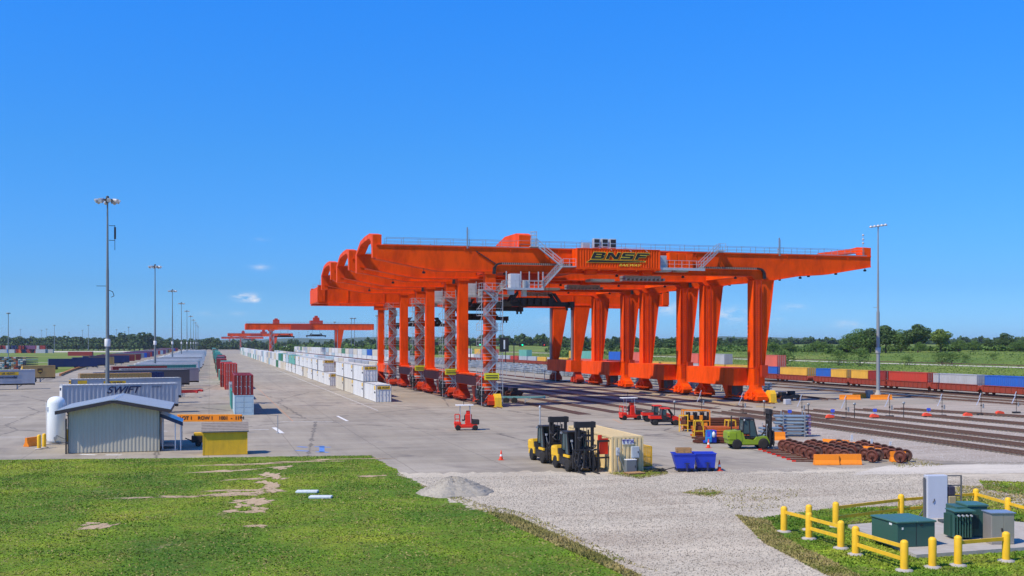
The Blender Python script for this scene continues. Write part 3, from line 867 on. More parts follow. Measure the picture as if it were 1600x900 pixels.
# trains inside the crane span, far down the yard
tr = random.Random(77)
for X, Y0_, Y1_, dbl, nm in ((51.5, 330, 900, False, 'left'), (74, 425, 1150, True, 'right')):
    Y = Y0_; k = 0
    while Y < Y1_:
        c = tr.choice(['white', 'silver', 'cream', 'white', 'paleblue', 'white'])
        far_container(15.5, 2.75, c, (X, Y, .75), PI2, f"{cname(c)} container, lower, {ordn(k)} from the near end, {nm} train in the crane span", G_T)
        if dbl:
            c = tr.choice(['white', 'cream', 'silver', 'paleblue', 'green', 'white', 'orange' if k < 7 else 'white', 'blue' if k == 7 else 'silver', 'cream'])
            if k == 1: c = 'orange'
            if k == 5: c = 'blue'
            far_container(15.5, 2.85, c, (X, Y, 3.52), PI2, f"{cname(c)} container, upper, {ordn(k)} from the near end, {nm} train in the crane span", G_T)
        m = None
        inst('farwell', lambda: (lambda q: (q.box(-8.5, 8.5, -1.4, 1.4, .3, 1.6), q.box(-9.6, 9.6, -.9, .9, .3, .9), q.build('well_car', RUST))[-1])(MB()),
             f"rusty well car, {ordn(k)} from the near end, {nm} train in the span", 'rail car', (X, Y, .1), PI2, 'well cars coupled into the container trains')
        Y += 17.4; k += 1

# rows of stored silver chassis between cranes and far train
k = 0
def chstack_proto():
    m = MB()
    for lv in range(3):
        z = .35 + lv * .55
        for y in (-.5, .5): m.box(-6, 6, y - .08, y + .08, z, z + .22)
        for x in (-5.8, -3, 0, 3, 5.6): m.box(x, x + .22, -1.2, 1.2, z, z + .2)
        for x in (-4.9, -3.7):
            for s in (-.9, .9): m.lathe([(.32, -.2), (.32, .2)], 10, (x, s, z), 'y')
    return m.build('chassis_stack', paint((0.42, 0.46, 0.48), 0.5, .25, name='chassis_silver2'))
for X in (97, 104.5, 112):
    Y = 196 if X < 105 else 215
    while Y < 620:
        inst('chs', chstack_proto, f"silver chassis pile, {ordn(int((Y - 180) // 14))} from the near end, {'nearest' if X < 100 else ('middle' if X < 110 else 'farthest')} row", 'chassis',
             (X + .3 * math.sin(Y), Y), PI2, 'silver container chassis piled in rows right of the cranes')
        Y += 14.0
        k += 1

o = FARB.build('distant_containers', [paint(CC[c], .5, name='container_' + c) for c in FARCOL]); o['kind'] = 'stuff'
# ================================================================== gantry cranes
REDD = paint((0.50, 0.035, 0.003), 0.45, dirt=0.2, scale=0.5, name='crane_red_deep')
WB = 17.8     # wheel base
def girder_mesh(prof, y0, y1, flange=True):
    m = MB(); m.prism(prof, y0, y1)
    # bottom and top flange plates standing proud
    n = len(prof)
    for i in range(n):
        p, q = prof[i], prof[(i + 1) % n]
        if abs(p[0] - q[0]) < .5: continue
        up = 1 if p[1] > 23 and q[1] > 23 else -1
        a, b = (p, q) if p[0] < q[0] else (q, p)
        z = .0 if up < 0 else 0
        m.prism([(a[0], a[1] + up * .10), (b[0], b[1] + up * .10), (b[0], b[1] - up * .02), (a[0], a[1] - up * .02)], y0 - .16, y1 + .16)
    return m
GP = [(-17, 21.6), (-8, 20.0), (42.6, 20.1), (43.2, 19.5), (46.8, 19.5), (50.6, 20.2), (56.4, 20.6), (64.3, 21.9), (64.3, 23.5), (-17, 23.5)]
def arch_mesh(x0, x1, top=25.5):
    m = MB()
    def Z(z): return z
    yo = [(-.7, 23.4), (-.7, 25.0), (.8, 25.2), (2.6, top), (7.5, top), (12.5, 25.2), (WB - .6, 23.9), (WB + .9, 23.4)]
    yi = [(WB - 1.0, 23.4), (12.2, 24.6), (7.3, top - .7), (3.0, top - .7), (1.3, 24.3), (.9, 23.4)]
    pts = yo + yi; n = len(pts)
    # side faces as quads between outer and inner rims
    pair = [(0, 13), (1, 12), (2, 12), (3, 11), (4, 10), (5, 9), (6, 8), (7, 8)]
    for (a, b), (c, d) in zip(pair, pair[1:]):
        for x in (x0, x1):
            f = [pts[a], pts[c], pts[d], pts[b]] if b != d else [pts[a], pts[c], pts[b]]
            m.add([(x, p[0], p[1]) for p in f], [tuple(range(len(f)))])
    for i in range(n):
        p, q = pts[i], pts[(i + 1) % n]
        m.add([(x0, p[0], p[1]), (x1, p[0], p[1]), (x1, q[0], q[1]), (x0, q[0], q[1])], [(0, 1, 2, 3)])
    return m

def bogie_parts(t, x, y, col, sgn, rail_w=.5):
    """equaliser yoke over two trucks with two wheels each"""
    m = MB()
    m.prism([(y - 2.2, .9), (y + 2.2, .9), (y + 1.9, 1.5), (y + .9, 2.0), (y + .6, 2.75), (y - .6, 2.75), (y - .9, 2.0), (y - 1.9, 1.5)], x - .75, x + .75, 'yz')
    for d in (-1.25, 1.25):
        m.prism([(y + d - 1.05, .35), (y + d + 1.05, .35), (y + d + 1.05, .95), (y + d + .5, 1.35), (y + d - .5, 1.35), (y + d - 1.05, .95)], x - .9, x + .9, 'yz')
        for s in (-1, 1): m.tube((x + s * .9, y + d, .9), (x + s * 1.1, y + d, .9), .22, n=10)
    m.box(x - 1.15, x - .9, y - 1.0, y - .4, .5, 1.6); m.box(x - 1.2, x - .9, y + .5, y + 1.2, .5, 1.5)
    bg_ = m.build('bogie', col, t)
    for d in (-1.8, -.75, .75, 1.8):
        w = MB(); w.lathe([(.12, -.32), (.42, -.32), (.42, -.2), (.36, -.18), (.36, .18), (.42, .2), (.42, .32), (.12, .32)], 14, (x, y + d, .48), 'x')
        w.build('wheel', RUST, bg_)

def stair_tower(t, zs, xc=-.2):
    """zig-zag stairs and caged landings climbing the front left leg"""
    m = MB(); n = len(zs) - 1
    for k in range(n):
        za, zb = zs[k], zs[k + 1]
        d = 1 if k % 2 == 0 else -1
        stairs(m, (xc - .95 * d, -1.55, za), (xc + 1.0 * d, -1.55, zb), .7, .95)
        # landing
        m.box(xc - 1.5, xc + 1.7, -2.05, -.85, zb - .06, zb)
        m.box(xc - 1.5, xc - .95, -.85, 1.1, zb - .06, zb)
        railing(m, [(xc - 1.5, 1.1, zb), (xc - 1.5, -2.05, zb), (xc + 1.7, -2.05, zb), (xc + 1.7, -.85, zb)], 1.0, 1.1, .03)
        m.bar((xc - 1.5, -2.05, za), (xc - 1.5, -2.05, zb), .07); m.bar((xc + 1.7, -2.05, za), (xc + 1.7, -2.05, zb), .07)
        m.bar((xc - 1.5, 1.0, za + .8), (xc - 1.2, -2.0, zb), .05)
        m.bar((xc + 1.7, -2.05, za), (xc + 1.7, -.85, zb), .05)
    return m.build('stair_tower', GALV, t)

def spreader(t, x, y, z, L_=12.0):
    m = MB()
    m.box(x - L_ / 2, x + L_ / 2, y - .45, y + .45, z, z + .75)
    m.box(x - 3, x + 3, y - 1.3, y + 1.3, z + .75, z + 1.35)
    for s in (-1, 1):
        m.box(x + s * (L_ / 2) - .35, x + s * (L_ / 2) + .35, y - 1.3, y + 1.3, z - .1, z + .8)
        for q in (-1, 1):
            m.box(x + s * (L_ / 2 - .1) - .15, x + s * (L_ / 2 - .1) + .15, y + q * 1.2 - .15, y + q * 1.2 + .15, z - .55, z)
            m.prism([(x + s * 4 - .3, z + .7), (x + s * 4 + .3, z + .7), (x + s * 3 + .3, z + 2.1), (x + s * 3 - .3, z + 2.1)], y + q * 1.1 - .12, y + q * 1.1 + .12)
    for q in (-1, 1):
        for k in range(5): m.box(x - 2.4 + k * 1.1, x - 1.7 + k * 1.1, y + q * 1.4 - .2, y + q * 1.4 + .2, z + .2, z + 1.2)
    s_ = m.build('spreader', DARK, t)
    m = MB()
    for sx_ in (-2.2, 2.2):
        for q in (-1, 1): m.bar((x + sx_, y + q * .9, z + 1.35), (x + sx_ * 1.1, y + q * 1.2, 20.6), .05)
    m.build('hoist_rope', DARK, s_)
    return s_

def crane_a():
    t = thing('gantry_crane')
    for y in (0, WB):
        m = girder_mesh(GP, y - .8, y + .8)
        # web stiffener ribs and splice plates
        for x in (-12, -4, 3, 10.5, 18.5, 27, 33, 38, 49, 54, 60):
            m.box(x, x + .07, y - .93, y - .8, 23.0, 23.4)
        for x in (14, 25, 36, 50): m.box(x, x + .5, y - .815, y - .8, 20.3, 23.4)
        for k in range(24): m.box(-14 + k * 3.3, -13.85 + k * 3.3, y - .97, y + .97, 23.58, 23.66)
        m.build('girder', RED, t)
        m = MB()
        for yy in (y - .85, y + .85): railing(m, [(-15.5 if y == 0 else -14, yy, 23.6), (63, yy, 23.6)], 1.05, 2.4, .03)
        m.box(-16, 63.5, y - .95, y - .83, 23.6, 23.72)
        m.build('walkway_railing', STEEL, t)
    for x0, x1 in ((-17.5, -16.2), (5.0, 6.3), (62.8, 64.4)):
        m = arch_mesh(x0, x1, 25.45 if x1 < 60 else 25.1)
        if x0 < -10:
            for q in (-.75, WB - .85): m.box(x0 + .03, x1 - .03, q, q + 1.6, 20.6 if q > 0 else 21.7, 23.42)
        if 4 < x0 < 6:
            m = MB(); m.prism([(-.7, 23.52), (-.7, 25.5), (.8, 25.9), (7.5, 26), (12.5, 25.2), (WB + .9, 23.52)], x0 - .6, x1, 'yz')
        m.build('end_arch', RED, t)
    # left (hinged) legs
    for y in (0, WB):
        m = MB(); m.box(-.78, .78, y - .8, y + .8, 4.9, 19.9)
        m.box(-.95, .95, y - .95, y + .95, 4.62, 4.9); m.box(-.95, .95, y - .95, y + .95, 19.6, 19.89)
        for z in (8.5, 12.5, 16.3): m.box(-.80, .80, y - .82, y + .82, z, z + .08)
        if y: m.box(-.84, -.78, y - .6, y + .6, 5.2, 19.4)
        m.build('leg', RED, t)
    # right (fixed) legs, tapering downwards
    for y in (0, WB):
        m = MB(); m.prism([(43.0, 5.42), (44.8, 5.42), (46.5, 19.4), (43.0, 19.4)], y - .8, y + .8)
        m.prism([(42.9, 5.42), (42.98, 5.42), (42.98, 19.4), (42.9, 19.4)], y - .95, y + .95)
        m.prism([(44.82, 5.42), (44.9, 5.42), (46.6, 19.4), (46.52, 19.4)], y - .95, y + .95)
        for z in (8, 11, 14, 17): m.box(42.95, 44.85, y - .83, y + .83, z, z + .07)
        lg = m.build('leg', RED, t)
        m = MB()
        m.bar((43.5, y - 1.1, 5.5), (43.5, y - 1.1, 19.3), .1); m.bar((44.2, y - 1.12, 5.5), (44.2, y - 1.12, 19.3), .16)
        if y == 0:
            for s in (43.2, 43.75): m.bar((s, y - 1.3, 3.0), (s, y - 1.3, 19.3), .06)
            for k in range(52): m.bar((43.2, y - 1.3, 3.1 + k * .31), (43.75, y - 1.3, 3.1 + k * .31), .04)
            m.box(43.9, 45.0, -1.9, -1.2, 4.1, 5.9)
        m.build('service_pipe', REDD, lg)
    # sill beams
    m = MB(); m.prism([(-1.0, 2.95), (WB + 1.0, 2.75), (WB + 1.0, 4.62), (-1.0, 4.62)], -.8, .8, 'yz')
    s1 = m.build('sill_beam', RED, t)
    m = MB(); m.box(-1.12, -.8, 1.0, WB, 2.95, 4.35); m.box(-1.2, -1.12, 2.0, WB - 1, 3.9, 4.3)  # dark maroon panel added over the left face of the sill
    m.build('sill_side_panel', paint((0.20, 0.022, 0.010), .5, name='side_panel_maroon'), s1)
    m = MB(); m.prism([(1.2, 2.6), (WB + 1.2, 2.6), (WB + 1.2, 5.4), (1.2, 5.4)], 40.6, 44.9, 'yz')
    for k in range(3): m.box(40.57, 44.93, 4 + k * 5, 4.1 + k * 5, 2.63, 5.37)
    m.box(43.0, 44.9, -1.0, 1.2, 2.6, 5.4)
    m.build('sill_beam', RED, t)
    # bogies
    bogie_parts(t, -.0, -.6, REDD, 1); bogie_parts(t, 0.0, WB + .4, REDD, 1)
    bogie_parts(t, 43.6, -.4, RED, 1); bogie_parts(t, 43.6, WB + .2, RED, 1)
    # inclined jacking brackets and drive cabinets under the sills
    for x in (0, 43.2):
        m = MB(); m.prism([(7.6, 2.7), (9.8, 2.7), (8.3, .5), (7.7, .5)], x - .4, x + .4, 'yz')
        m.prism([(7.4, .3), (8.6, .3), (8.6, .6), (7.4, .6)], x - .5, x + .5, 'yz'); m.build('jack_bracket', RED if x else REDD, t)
        m = MB(); m.cbox(x - .9, x + .3, 3.6, 5.2, .5, 2.5); m.box(x - .5, x - .3, 3.8, 5.0, 2.5, 2.9)
        for k in range(5): m.box(x - .93, x - .9, 3.8 + k * .28, 3.9 + k * .28, .8, 2.3)
        m.build('drive_cabinet', paint((.10, .11, .11), .5, name='cabinet_dark'), t)
        m = MB(); m.box(x - 1.3, x - 1.15, -2.4, 6.5, .75, .95)
        m.box(x - 1.3, x - 1.15, WB - 6, WB + 2.2, .75, .95)
        for k in range(6): m.bar((x - 1.22, -2 + k * 1.6, .9), (x - .6, -2 + k * 1.6, 1.5), .06)
        m.build('guard_rail', RED if x else REDD, t)
        if not x:
            m = MB()
            for k in range(14):
                yy = -2.6 + rng.uniform(0, 3.8); zz = rng.uniform(.5, 2.9)
                m.box(-1.9, -1.2, yy, yy + rng.uniform(.15, .5), zz, zz + rng.uniform(.15, .6))
            for k in range(6):
                a = Vector((-1.6, rng.uniform(-3, 1), rng.uniform(2, 3.5))); m.path([a, a + Vector((0, .5, -.8)), a + Vector((.2, .9, -1.9))], .04)
            m.build('hose_bundle', DARK, t)
    st = stair_tower(t, [.2, 2.5, 4.7, 6.9, 9.1, 11.3, 13.5, 15.6, 17.2])
    m = MB(); m.box(-1.3, .9, -2.25, -2.12, 4.0, 5.0); pl = m.build('number_plate', paint((.85, .75, .03), .5, name='plate_yellow'), t)
    m = MB(); m.box(-1.1, .7, -2.28, -2.25, 4.25, 4.4); m.box(-1.1, .7, -2.28, -2.25, 4.6, 4.7); m.build('marking', DARK, pl)
    # festoon cable chains on the outer face
    for a, b, e in ((1.6, 12.6, -1), (33.5, 43.6, 1)):
        m = MB(); m.mi = 0; m.box(a, b, -1.35, -.9, 21.05, 21.32); m.mi = 1
        n = int((b - a) / .3)
        for k in range(n): m.box(a + k * .3, a + k * .3 + .16, -1.4, -1.35, 20.98, 21.3)
        m.mi = 0
        x = a if e < 0 else b; pts = [(x, -1.12, 21.2), (x + e * .7, -1.12, 21.05), (x + e * 1.1, -1.12, 20.6), (x + e * 1.2, -1.12, 19.6)]
        for p, q in zip(pts, pts[1:]): m.bar(p, q, .45, .28)
        m.build('cable_chain', [DARK, paint((.32, .22, .16), .5, name='chain_edge')], t)
    m = MB()
    for k in range(9): m.bar((-2.2 + k * .33, -.9, 22.9 - k * .2), (-1.95 + k * .33, -.9, 22.75 - k * .2), .14)
    m.build('cable', DARK, t)
    # machine house container hung on the front girder
    mh = container_proto(13.3, 2.95, 'orange', corr=.42, rods=False)
    mh.name = 'machine_house'; mh.parent = t; mh.location = (19.2, -2.35, 20.6)
    for ch in mh.children:
        for k, s in enumerate(ch.material_slots): ch.data.materials[0] = RED
    LET = paint((0.012, 0.012, 0.012), .5, name='logo_black'); LYL = paint((.85, .62, .04), .5, name='logo_yellow')
    def strokes(x0, e):
        # heavy block letters drawn as strokes: (x, z) boxes in letter space, widened by e
        W_l, H_l, k = 1.95, .98, 0
        L_ = {'B': [(0, .5, 0, 1), (.45, 1.7, .76, 1), (.45, 1.75, .39, .61), (.45, 1.7, 0, .24), (1.4, 1.9, .56, .92), (1.45, 1.95, .08, .46)],
              'N': [(0, .48, 0, 1), (1.47, 1.95, 0, 1), 'd'],
              'S': [(.1, 1.95, .76, 1), (0, .5, .5, .92), (.1, 1.85, .39, .61), (1.45, 1.95, .08, .5), (0, 1.85, 0, .24)],
              'F': [(0, .5, 0, 1), (.45, 1.95, .76, 1), (.45, 1.6, .36, .60)]}
        out = []
        for i, c in enumerate('BNSF'):
            ox = x0 + i * 2.32
            for q in L_[c]:
                if q == 'd': p = [(0 - e, H_l + e), (.62, H_l + e), (1.95 + e, 0 - e), (1.33, 0 - e)]
                else: p = [(q[0] - e, q[2] * H_l - e), (q[1] + e, q[2] * H_l - e), (q[1] + e, q[3] * H_l + e), (q[0] - e, q[3] * H_l + e)]
                out.append([(ox + x + z * .5, 1.38 + z) for x, z in p])
        return out
    m = MB(); m.mi = 0
    for i, p in enumerate(strokes(-4.5, .07)): m.prism(p, -1.245 - i * .0006, -1.235)
    m.mi = 1
    for i, p in enumerate(strokes(-4.5, 0)): m.prism(p, -1.27 - i * .0006, -1.26)
    m.build('lettering', [LYL, LET], mh)
    m = MB(); m.prism([(-5.3, .80), (-4.6, 1.26), (4.3, 1.20), (4.2, 1.0), (.5, .86)], -1.244, -1.236); m.build('logo_outline', LYL, mh)
    m = MB(); m.prism([(-5.1, .86), (-4.6, 1.2), (4.1, 1.15), (4.0, 1.05), (.5, .92)], -1.262, -1.245); m.build('logo_stripe', LET, mh)
    text('lettering', 'RAILWAY', .5, LYL, mh, (1.6, -1.265, .5), (R(90), 0, 0), shear=.45, bold=.01, sx=1.6)
    m = MB()
    for x in (13.6, 16, 19, 22, 25): m.prism([(-3.6, 20.2), (-.8, 20.2), (-.8, 20.6), (-3.6, 20.6)], x - .1, x + .1, 'yz')
    m.box(12.4, 26.0, -3.6, -.98, 20.42, 20.58)
    for x in (14.5, 23.5): m.box(x, x + 1.5, -2.5, -1, 19.7, 20.4)
    m.build('support_bracket', RED, t)
    for k in range(3):
        m = MB(); m.mi = 0; m.cbox(15.4 + k * 1.3, 16.4 + k * 1.3, -2.9, -2.1, 23.65, 25.1); m.mi = 1
        m.box(15.5 + k * 1.3, 16.3 + k * 1.3, -2.93, -2.9, 23.8, 24.3); m.box(15.5 + k * 1.3, 16.3 + k * 1.3, -2.93, -2.9, 24.45, 24.95)
        m.build('cooling_unit', [GALV, DARK], t)
    m = MB(); m.cbox(13.6, 14.8, -2.9, -2.2, 23.6, 24.4); m.build('roof_unit', GALV, t)
    for p_ in ([(16, -3.1, 23.9), (17.6, -3.3, 23.8), (18, -3.6, 23.3)], [(18, -3.1, 23.7), (20.5, -3.3, 23.75), (21.2, -3.6, 23.2)], [(20, -3.1, 23.7), (23, -3.3, 23.75), (23.8, -3.6, 23.2)]):
        m = MB(); m.path(p_, .05); m.build('roof_cable', GALV, t)
    m = MB(); railing(m, [(13.2, -3.5, 23.6), (15, -3.5, 23.6)], 1, 1, .03); m.build('roof_railing', GALV, t)
    # cab platform by the left leg, platforms and stairs along the girder
    m = MB(); m.box(1.6, 7.4, -3.4, -.9, 17.35, 17.5); railing(m, [(1.6, -3.4, 17.5), (7.4, -3.4, 17.5), (7.4, -.9, 17.5)], 1.1, 1.2)
    railing(m, [(7.3, -1, 17.5), (1.6, -1, 17.5)], 1.1, 1.2)
    for x in (3.9, 5.2, 6.6, 7.3, 1.7): m.bar((x, -3.3, 17.5), (x, -3.3, 19.9), .14)
    m.box(1.6, 7.4, -3.45, -3.35, 17.2, 17.5); m.box(2.2, 3, -3.0, -2, 16.5, 17.3); m.box(4.6, 5.2, -2, -1, 16.3, 17.3)
    m.build('platform', GALV, t)
    m = MB(); m.cbox(2.5, 4.0, -2.6, -1.2, 17.5, 19.6); m.box(2.65, 3.85, -2.63, -2.6, 17.6, 19.4); m.build('control_cabinet', paint((.52, .55, .60), .4, name='cabinet_grey'), t)
    m = MB(); m.cbox(4.4, 5.3, -2.9, -2.2, 17.5, 18.6); m.build('control_cabinet', GALV, t)
    m = MB(); stairs(m, (7.3, -2.9, 17.5), (10.4, -2.9, 20.8), .8); m.build('stair', GALV, t)
    m = MB(); m.box(10.3, 12.5, -3.4, -.95, 20.7, 20.84); railing(m, [(10.4, -3.4, 20.8), (12.4, -3.4, 20.8)], 1.1, 1); m.build('platform', GALV, t)
    m = MB(); stairs(m, (10.6, -2.0, 20.9), (6.8, -1.3, 24.0), .8); m.box(5.9, 7.2, -1.8, -.9, 23.7, 23.8)
    railing(m, [(5.9, -1.8, 23.8), (7.0, -1.8, 23.8)], 1.1, 1)
    for z in (24.3, 24.9, 25.5, 26): m.path([(6.6 + .5 * math.cos(a * .9), -.9 + .5 * math.sin(a * .9), z) for a in range(8)], .03, 4)
    for a in range(7): m.bar((6.6 + .5 * math.cos(a * .9), -.9 + .5 * math.sin(a * .9), 23.8), (6.6 + .5 * math.cos(a * .9), -.9 + .5 * math.sin(a * .9), 26.1), .04)
    m.build('stair', GALV, t)
    m = MB(); m.box(25.9, 33.4, -3.3, -.9, 20.75, 20.9); m.box(25.9, 33.4, -3.38, -3.3, 20.5, 20.9); railing(m, [(25.9, -3.3, 20.9), (33.2, -3.3, 20.9)], 1.1, 1.2)
    m.box(26, 28, -3, -1, 20.3, 20.6); m.box(29, 31, -2.5, -1, 20.35, 20.7)
    m.build('platform', GALV, t)
    m = MB(); stairs(m, (33.0, -2.3, 20.9), (36.6, -1.5, 23.9), .8); m.box(36.3, 37.6, -2, -.95, 23.75, 23.85); railing(m, [(36.3, -2, 23.8), (37.6, -2, 23.8)], 1.1, 1); m.build('stair', GALV, t)
    for x0, x1, z1, c in ((26.3, 27.5, 22.8, GALV), (27.9, 29.3, 23.3, RED), (29.35, 30.6, 23.25, RED), (30.65, 31.9, 23.2, RED)):
        m = MB(); m.cbox(x0, x1, -2.3, -1.1, 20.9, z1); m.box(x0 + .15, x1 - .15, -2.33, -2.3, 21.3, z1 - .3); m.build('control_cabinet', c, t)
    # masts, lamps and small fittings
    for x, h in ((-3.6, 2.9), (47.5, 2.7)):
        m = MB(); m.bar((x, -.95, 23.3), (x, -.95, 23.5 + h), .16); m.bar((x + .25, -.95, 23.3), (x + .25, -.95, 23.5 + h * .9), .05); m.build('mast', STEEL, t)
    m = MB(); m.bar((62.9, -.7, 23.6), (62.9, -.7, 26.8), .06)
    for z in (25.6, 26.2, 26.9): m.lathe([(.12, 0), (.2, .15), (.12, .3)], 10, (62.95, -.7, z))
    m.build('wind_sensor', GALV, t)
    for x in (-10, 2.2, 20, 31, 40, 47.6, 51.5, 53, 58, 63.4):
        z = 19.8 if x < 45 else (20.0 if x < 52 else (20.3 if x < 57 else (20.75 if x < 60 else 21.4)))
        m = MB(); m.bar((x, -.5, z + .5), (x, -.5, z), .07); m.lathe([(.12, .22), (.24, .12), (.24, -.08), (.16, -.12)], 10, (x, -.5, z - .15)); m.build('floodlight', DARK, t)
    # trolley between the girders
    m = MB(); m.box(2, 16, 1.1, WB - 1.1, 20.5, 21.2)
    for y in (1.2, WB - 2.0): m.box(1.5, 16.5, y, y + .8, 21.2, 21.9)
    m.box(4, 13, 4, 13, 21.2, 22.6); m.cbox(6, 9, 3, 6, 19.0, 20.6)
    for x in (4, 8, 12): m.lathe([(1.0, -2.6), (1.0, 2.6)], 14, (x, 8.7, 21.9), 'y')
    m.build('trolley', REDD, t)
    m = MB(); m.box(22, 28, 1.0, 3.4, 19.4, 19.9); m.box(17, 21, 3, 5.4, 19.0, 19.4)
    for k in range(10): m.box(22 + k * .7, 22.3 + k * .7, .9, 3.3, 19.1, 19.5)
    m.build('walkway', STEEL, t)
    # cross ties between the two girders near the right leg
    m = MB()
    m.box(43.4, 44.4, .8, WB - .8, 20.3, 21.8)
    m.build('cross_tie', RED, t)
    return t

G_C = 'orange wide-span gantry cranes over the yard'
SP_ = [(9.5, 15.2), (9.0, 15.3), (14, 14.2)]
for k, Y in enumerate((155.7, 183.2, 211.5)):
    lab = ['nearest orange gantry crane with the number 1 on its stair tower',
           'orange gantry crane with the number 2 on its stair tower, second nearest',
           'third orange gantry crane, between the one numbered 2 and the square box-beam one'][k]
    o = inst('crane_a', crane_a, lab, 'gantry crane', (40, Y), 0, G_C)
for k, o in enumerate([o for o in COL.objects if o.get('category') == 'gantry crane']):
    spreader(o, SP_[k][0], 8.9, SP_[k][1], 12.2)
    m = MB(); m.box(.95, 2.35, -2.35, -2.25, 8.1, 10.2); b = m.build('number_board', DARK, o)
    text('numeral', str(k + 1), 1.9, WHITE, b, (1.65, -2.38, 9.1), (R(90), 0, 0), bold=.02)

def crane_b():
    t = thing('gantry_crane')
    for y in (0, WB - 1.5):
        m = MB(); m.box(-16.3, 66, y - .8, y + .8, 18.2, 21.9)
        for x in (-16.2, -10, -2, 6, 15, 24, 33, 42, 50, 58, 65.6): m.box(x, x + .25, y - .9, y + .9, 18.3, 21.8)
        m.box(-16.4, 66.1, y - 1, y + 1, 18.08, 18.2); m.box(-16.4, 66.1, y - 1, y + 1, 21.9, 22.0)
        m.build('girder', RED, t)
        m = MB(); railing(m, [(-16, y - .9, 22), (65, y - .9, 22)], 1.05, 2.4, .03); m.build('walkway_railing', STEEL, t)
    for x in (-16.5, 64.5):
        m = MB(); m.box(x, x + 1.6, -1, WB - .5, 18.4, 21.6); m.build('end_beam', RED, t)
    for y in (0, WB - 1.5):
        m = MB(); m.box(-.7, .7, y - .7, y + .7, 4.6, 18.1)
        m.box(-1.6, 1.6, y - .9, y + .9, 17.2, 18.08); m.build('leg', RED, t)
        m = MB(); m.prism([(42.5, 5.4), (43.9, 5.4), (46.3, 18.1), (42.5, 18.1)], y - .9, y + .9); m.build('leg', RED, t)
        for x in (0, 43.4): bogie_parts(t, x, y, REDD, 1)
        m = MB(); m.box(41.9, 42.3, y - .3, y + .3, 3, 18.2) ; m.build('service_pipe', STEEL, t)
    m = MB(); m.box(-.8, .8, -1, WB - .5, 2.8, 4.6); m.build('sill_beam', RED, t)
    m = MB(); m.box(41.5, 44.4, -1, WB - .5, 2.7, 5.4); m.build('sill_beam', RED, t)
    stair_tower(t, [.2, 2.5, 4.7, 6.9, 9.1, 11.3, 13.5, 15.6, 17.2])
    m = MB(); m.box(24, 34, .8, WB - 2.3, 19.5, 20.4); m.box(25, 33, 3, 12, 22, 24.2); m.box(27, 31, 5, 10, 24.2, 26.2); m.box(28, 30, 6, 9, 26.2, 27.4)
    m.build('trolley', REDD, t)
    m = MB(); m.box(12, 25, -2.8, -.9, 18.3, 21.6); m.build('machine_house', REDD, t)
    m = MB(); m.box(1, 5, 2, 6, 22, 24.6); m.box(2, 4, 3, 5, 24.6, 25.4); m.build('winch_house', REDD, t)
    m = MB(); m.box(4, 11, -2.2, -.9, 18.0, 18.2); railing(m, [(4, -2.2, 18.2), (11, -2.2, 18.2)], 1.1, 1.2); m.build('platform', GALV, t)
    return t
cb = inst('crane_b', crane_b, 'rear orange gantry crane with a square-ended box beam, behind the crane numbered 2', 'gantry crane', (39.0, 238.5), 0, G_C)
cb['label'] = 'orange gantry crane with a square-ended box beam at the rear of the near group'
spreader(cb, 8.5, 8.0, 13.2, 12.2)
FCL = ['far orange gantry crane with a hooded trolley, seen left of the near group', 'distant orange gantry crane just left of the hooded one, second farthest', 'most distant orange gantry crane, tiny above the end of the container row']
for Y, l in zip((715, 1440, 2250), FCL):
    o = inst('crane_b', crane_b, l, 'gantry crane', (38.5, Y), 0, G_C)
    if Y < 1000: spreader(o, 29, 8.0, 13.8, 12.2)

# crane rails, end buffers and power rail
m = MB()
for x in (39.55, 40.35): m.box(x - .07, x + .07, 150, 1500, .008, .1)
for x in (83.2, 84.0): m.box(x - .07, x + .07, 150, 1500, .008, .14)
m.box(82.4, 82.9, 152, 1500, .008, .22)
tag(m.build('crane_rail', RUST), kind='structure')
def buffer_():
    m = MB(); m.prism([(-1.1, 0), (1.1, 0), (.7, 1.6), (.2, 1.95), (-.5, 1.95), (-.9, 1.4)], -.5, .5, 'yz'); m.box(-.65, .65, -1.1, 1.2, 0.01, .14)
    return m.build('end_buffer', YEL)
inst('buf', buffer_, 'yellow wedge-shaped end buffer at the foot of the left crane leg', 'buffer', (*at(776, 636),), 0, 'yellow end buffers of the crane rails')
inst('buf', buffer_, 'yellow wedge-shaped end buffer at the foot of the right crane leg', 'buffer', (85.3, 153.6), 0, 'yellow end buffers of the crane rails')
t = thing('power_rail_fence', 'pale railing on tall posts running along the inside of the right crane rail', 'railing', (80.5, 249, 0))
for k in range(34):
    m = MB(); m.bar((0, k * 9, 0), (0, k * 9, 2.5), .13); m.box(-.2, .3, k * 9 - .06, k * 9 + .06, 2.3, 2.45); m.build('post', GALV, t)
m = MB(); m.bar((0, 0, 2.52), (0, 297, 2.52), .12); m.bar((.25, 0, 2.2), (.25, 297, 2.2), .08); m.build('rail', GALV, t)
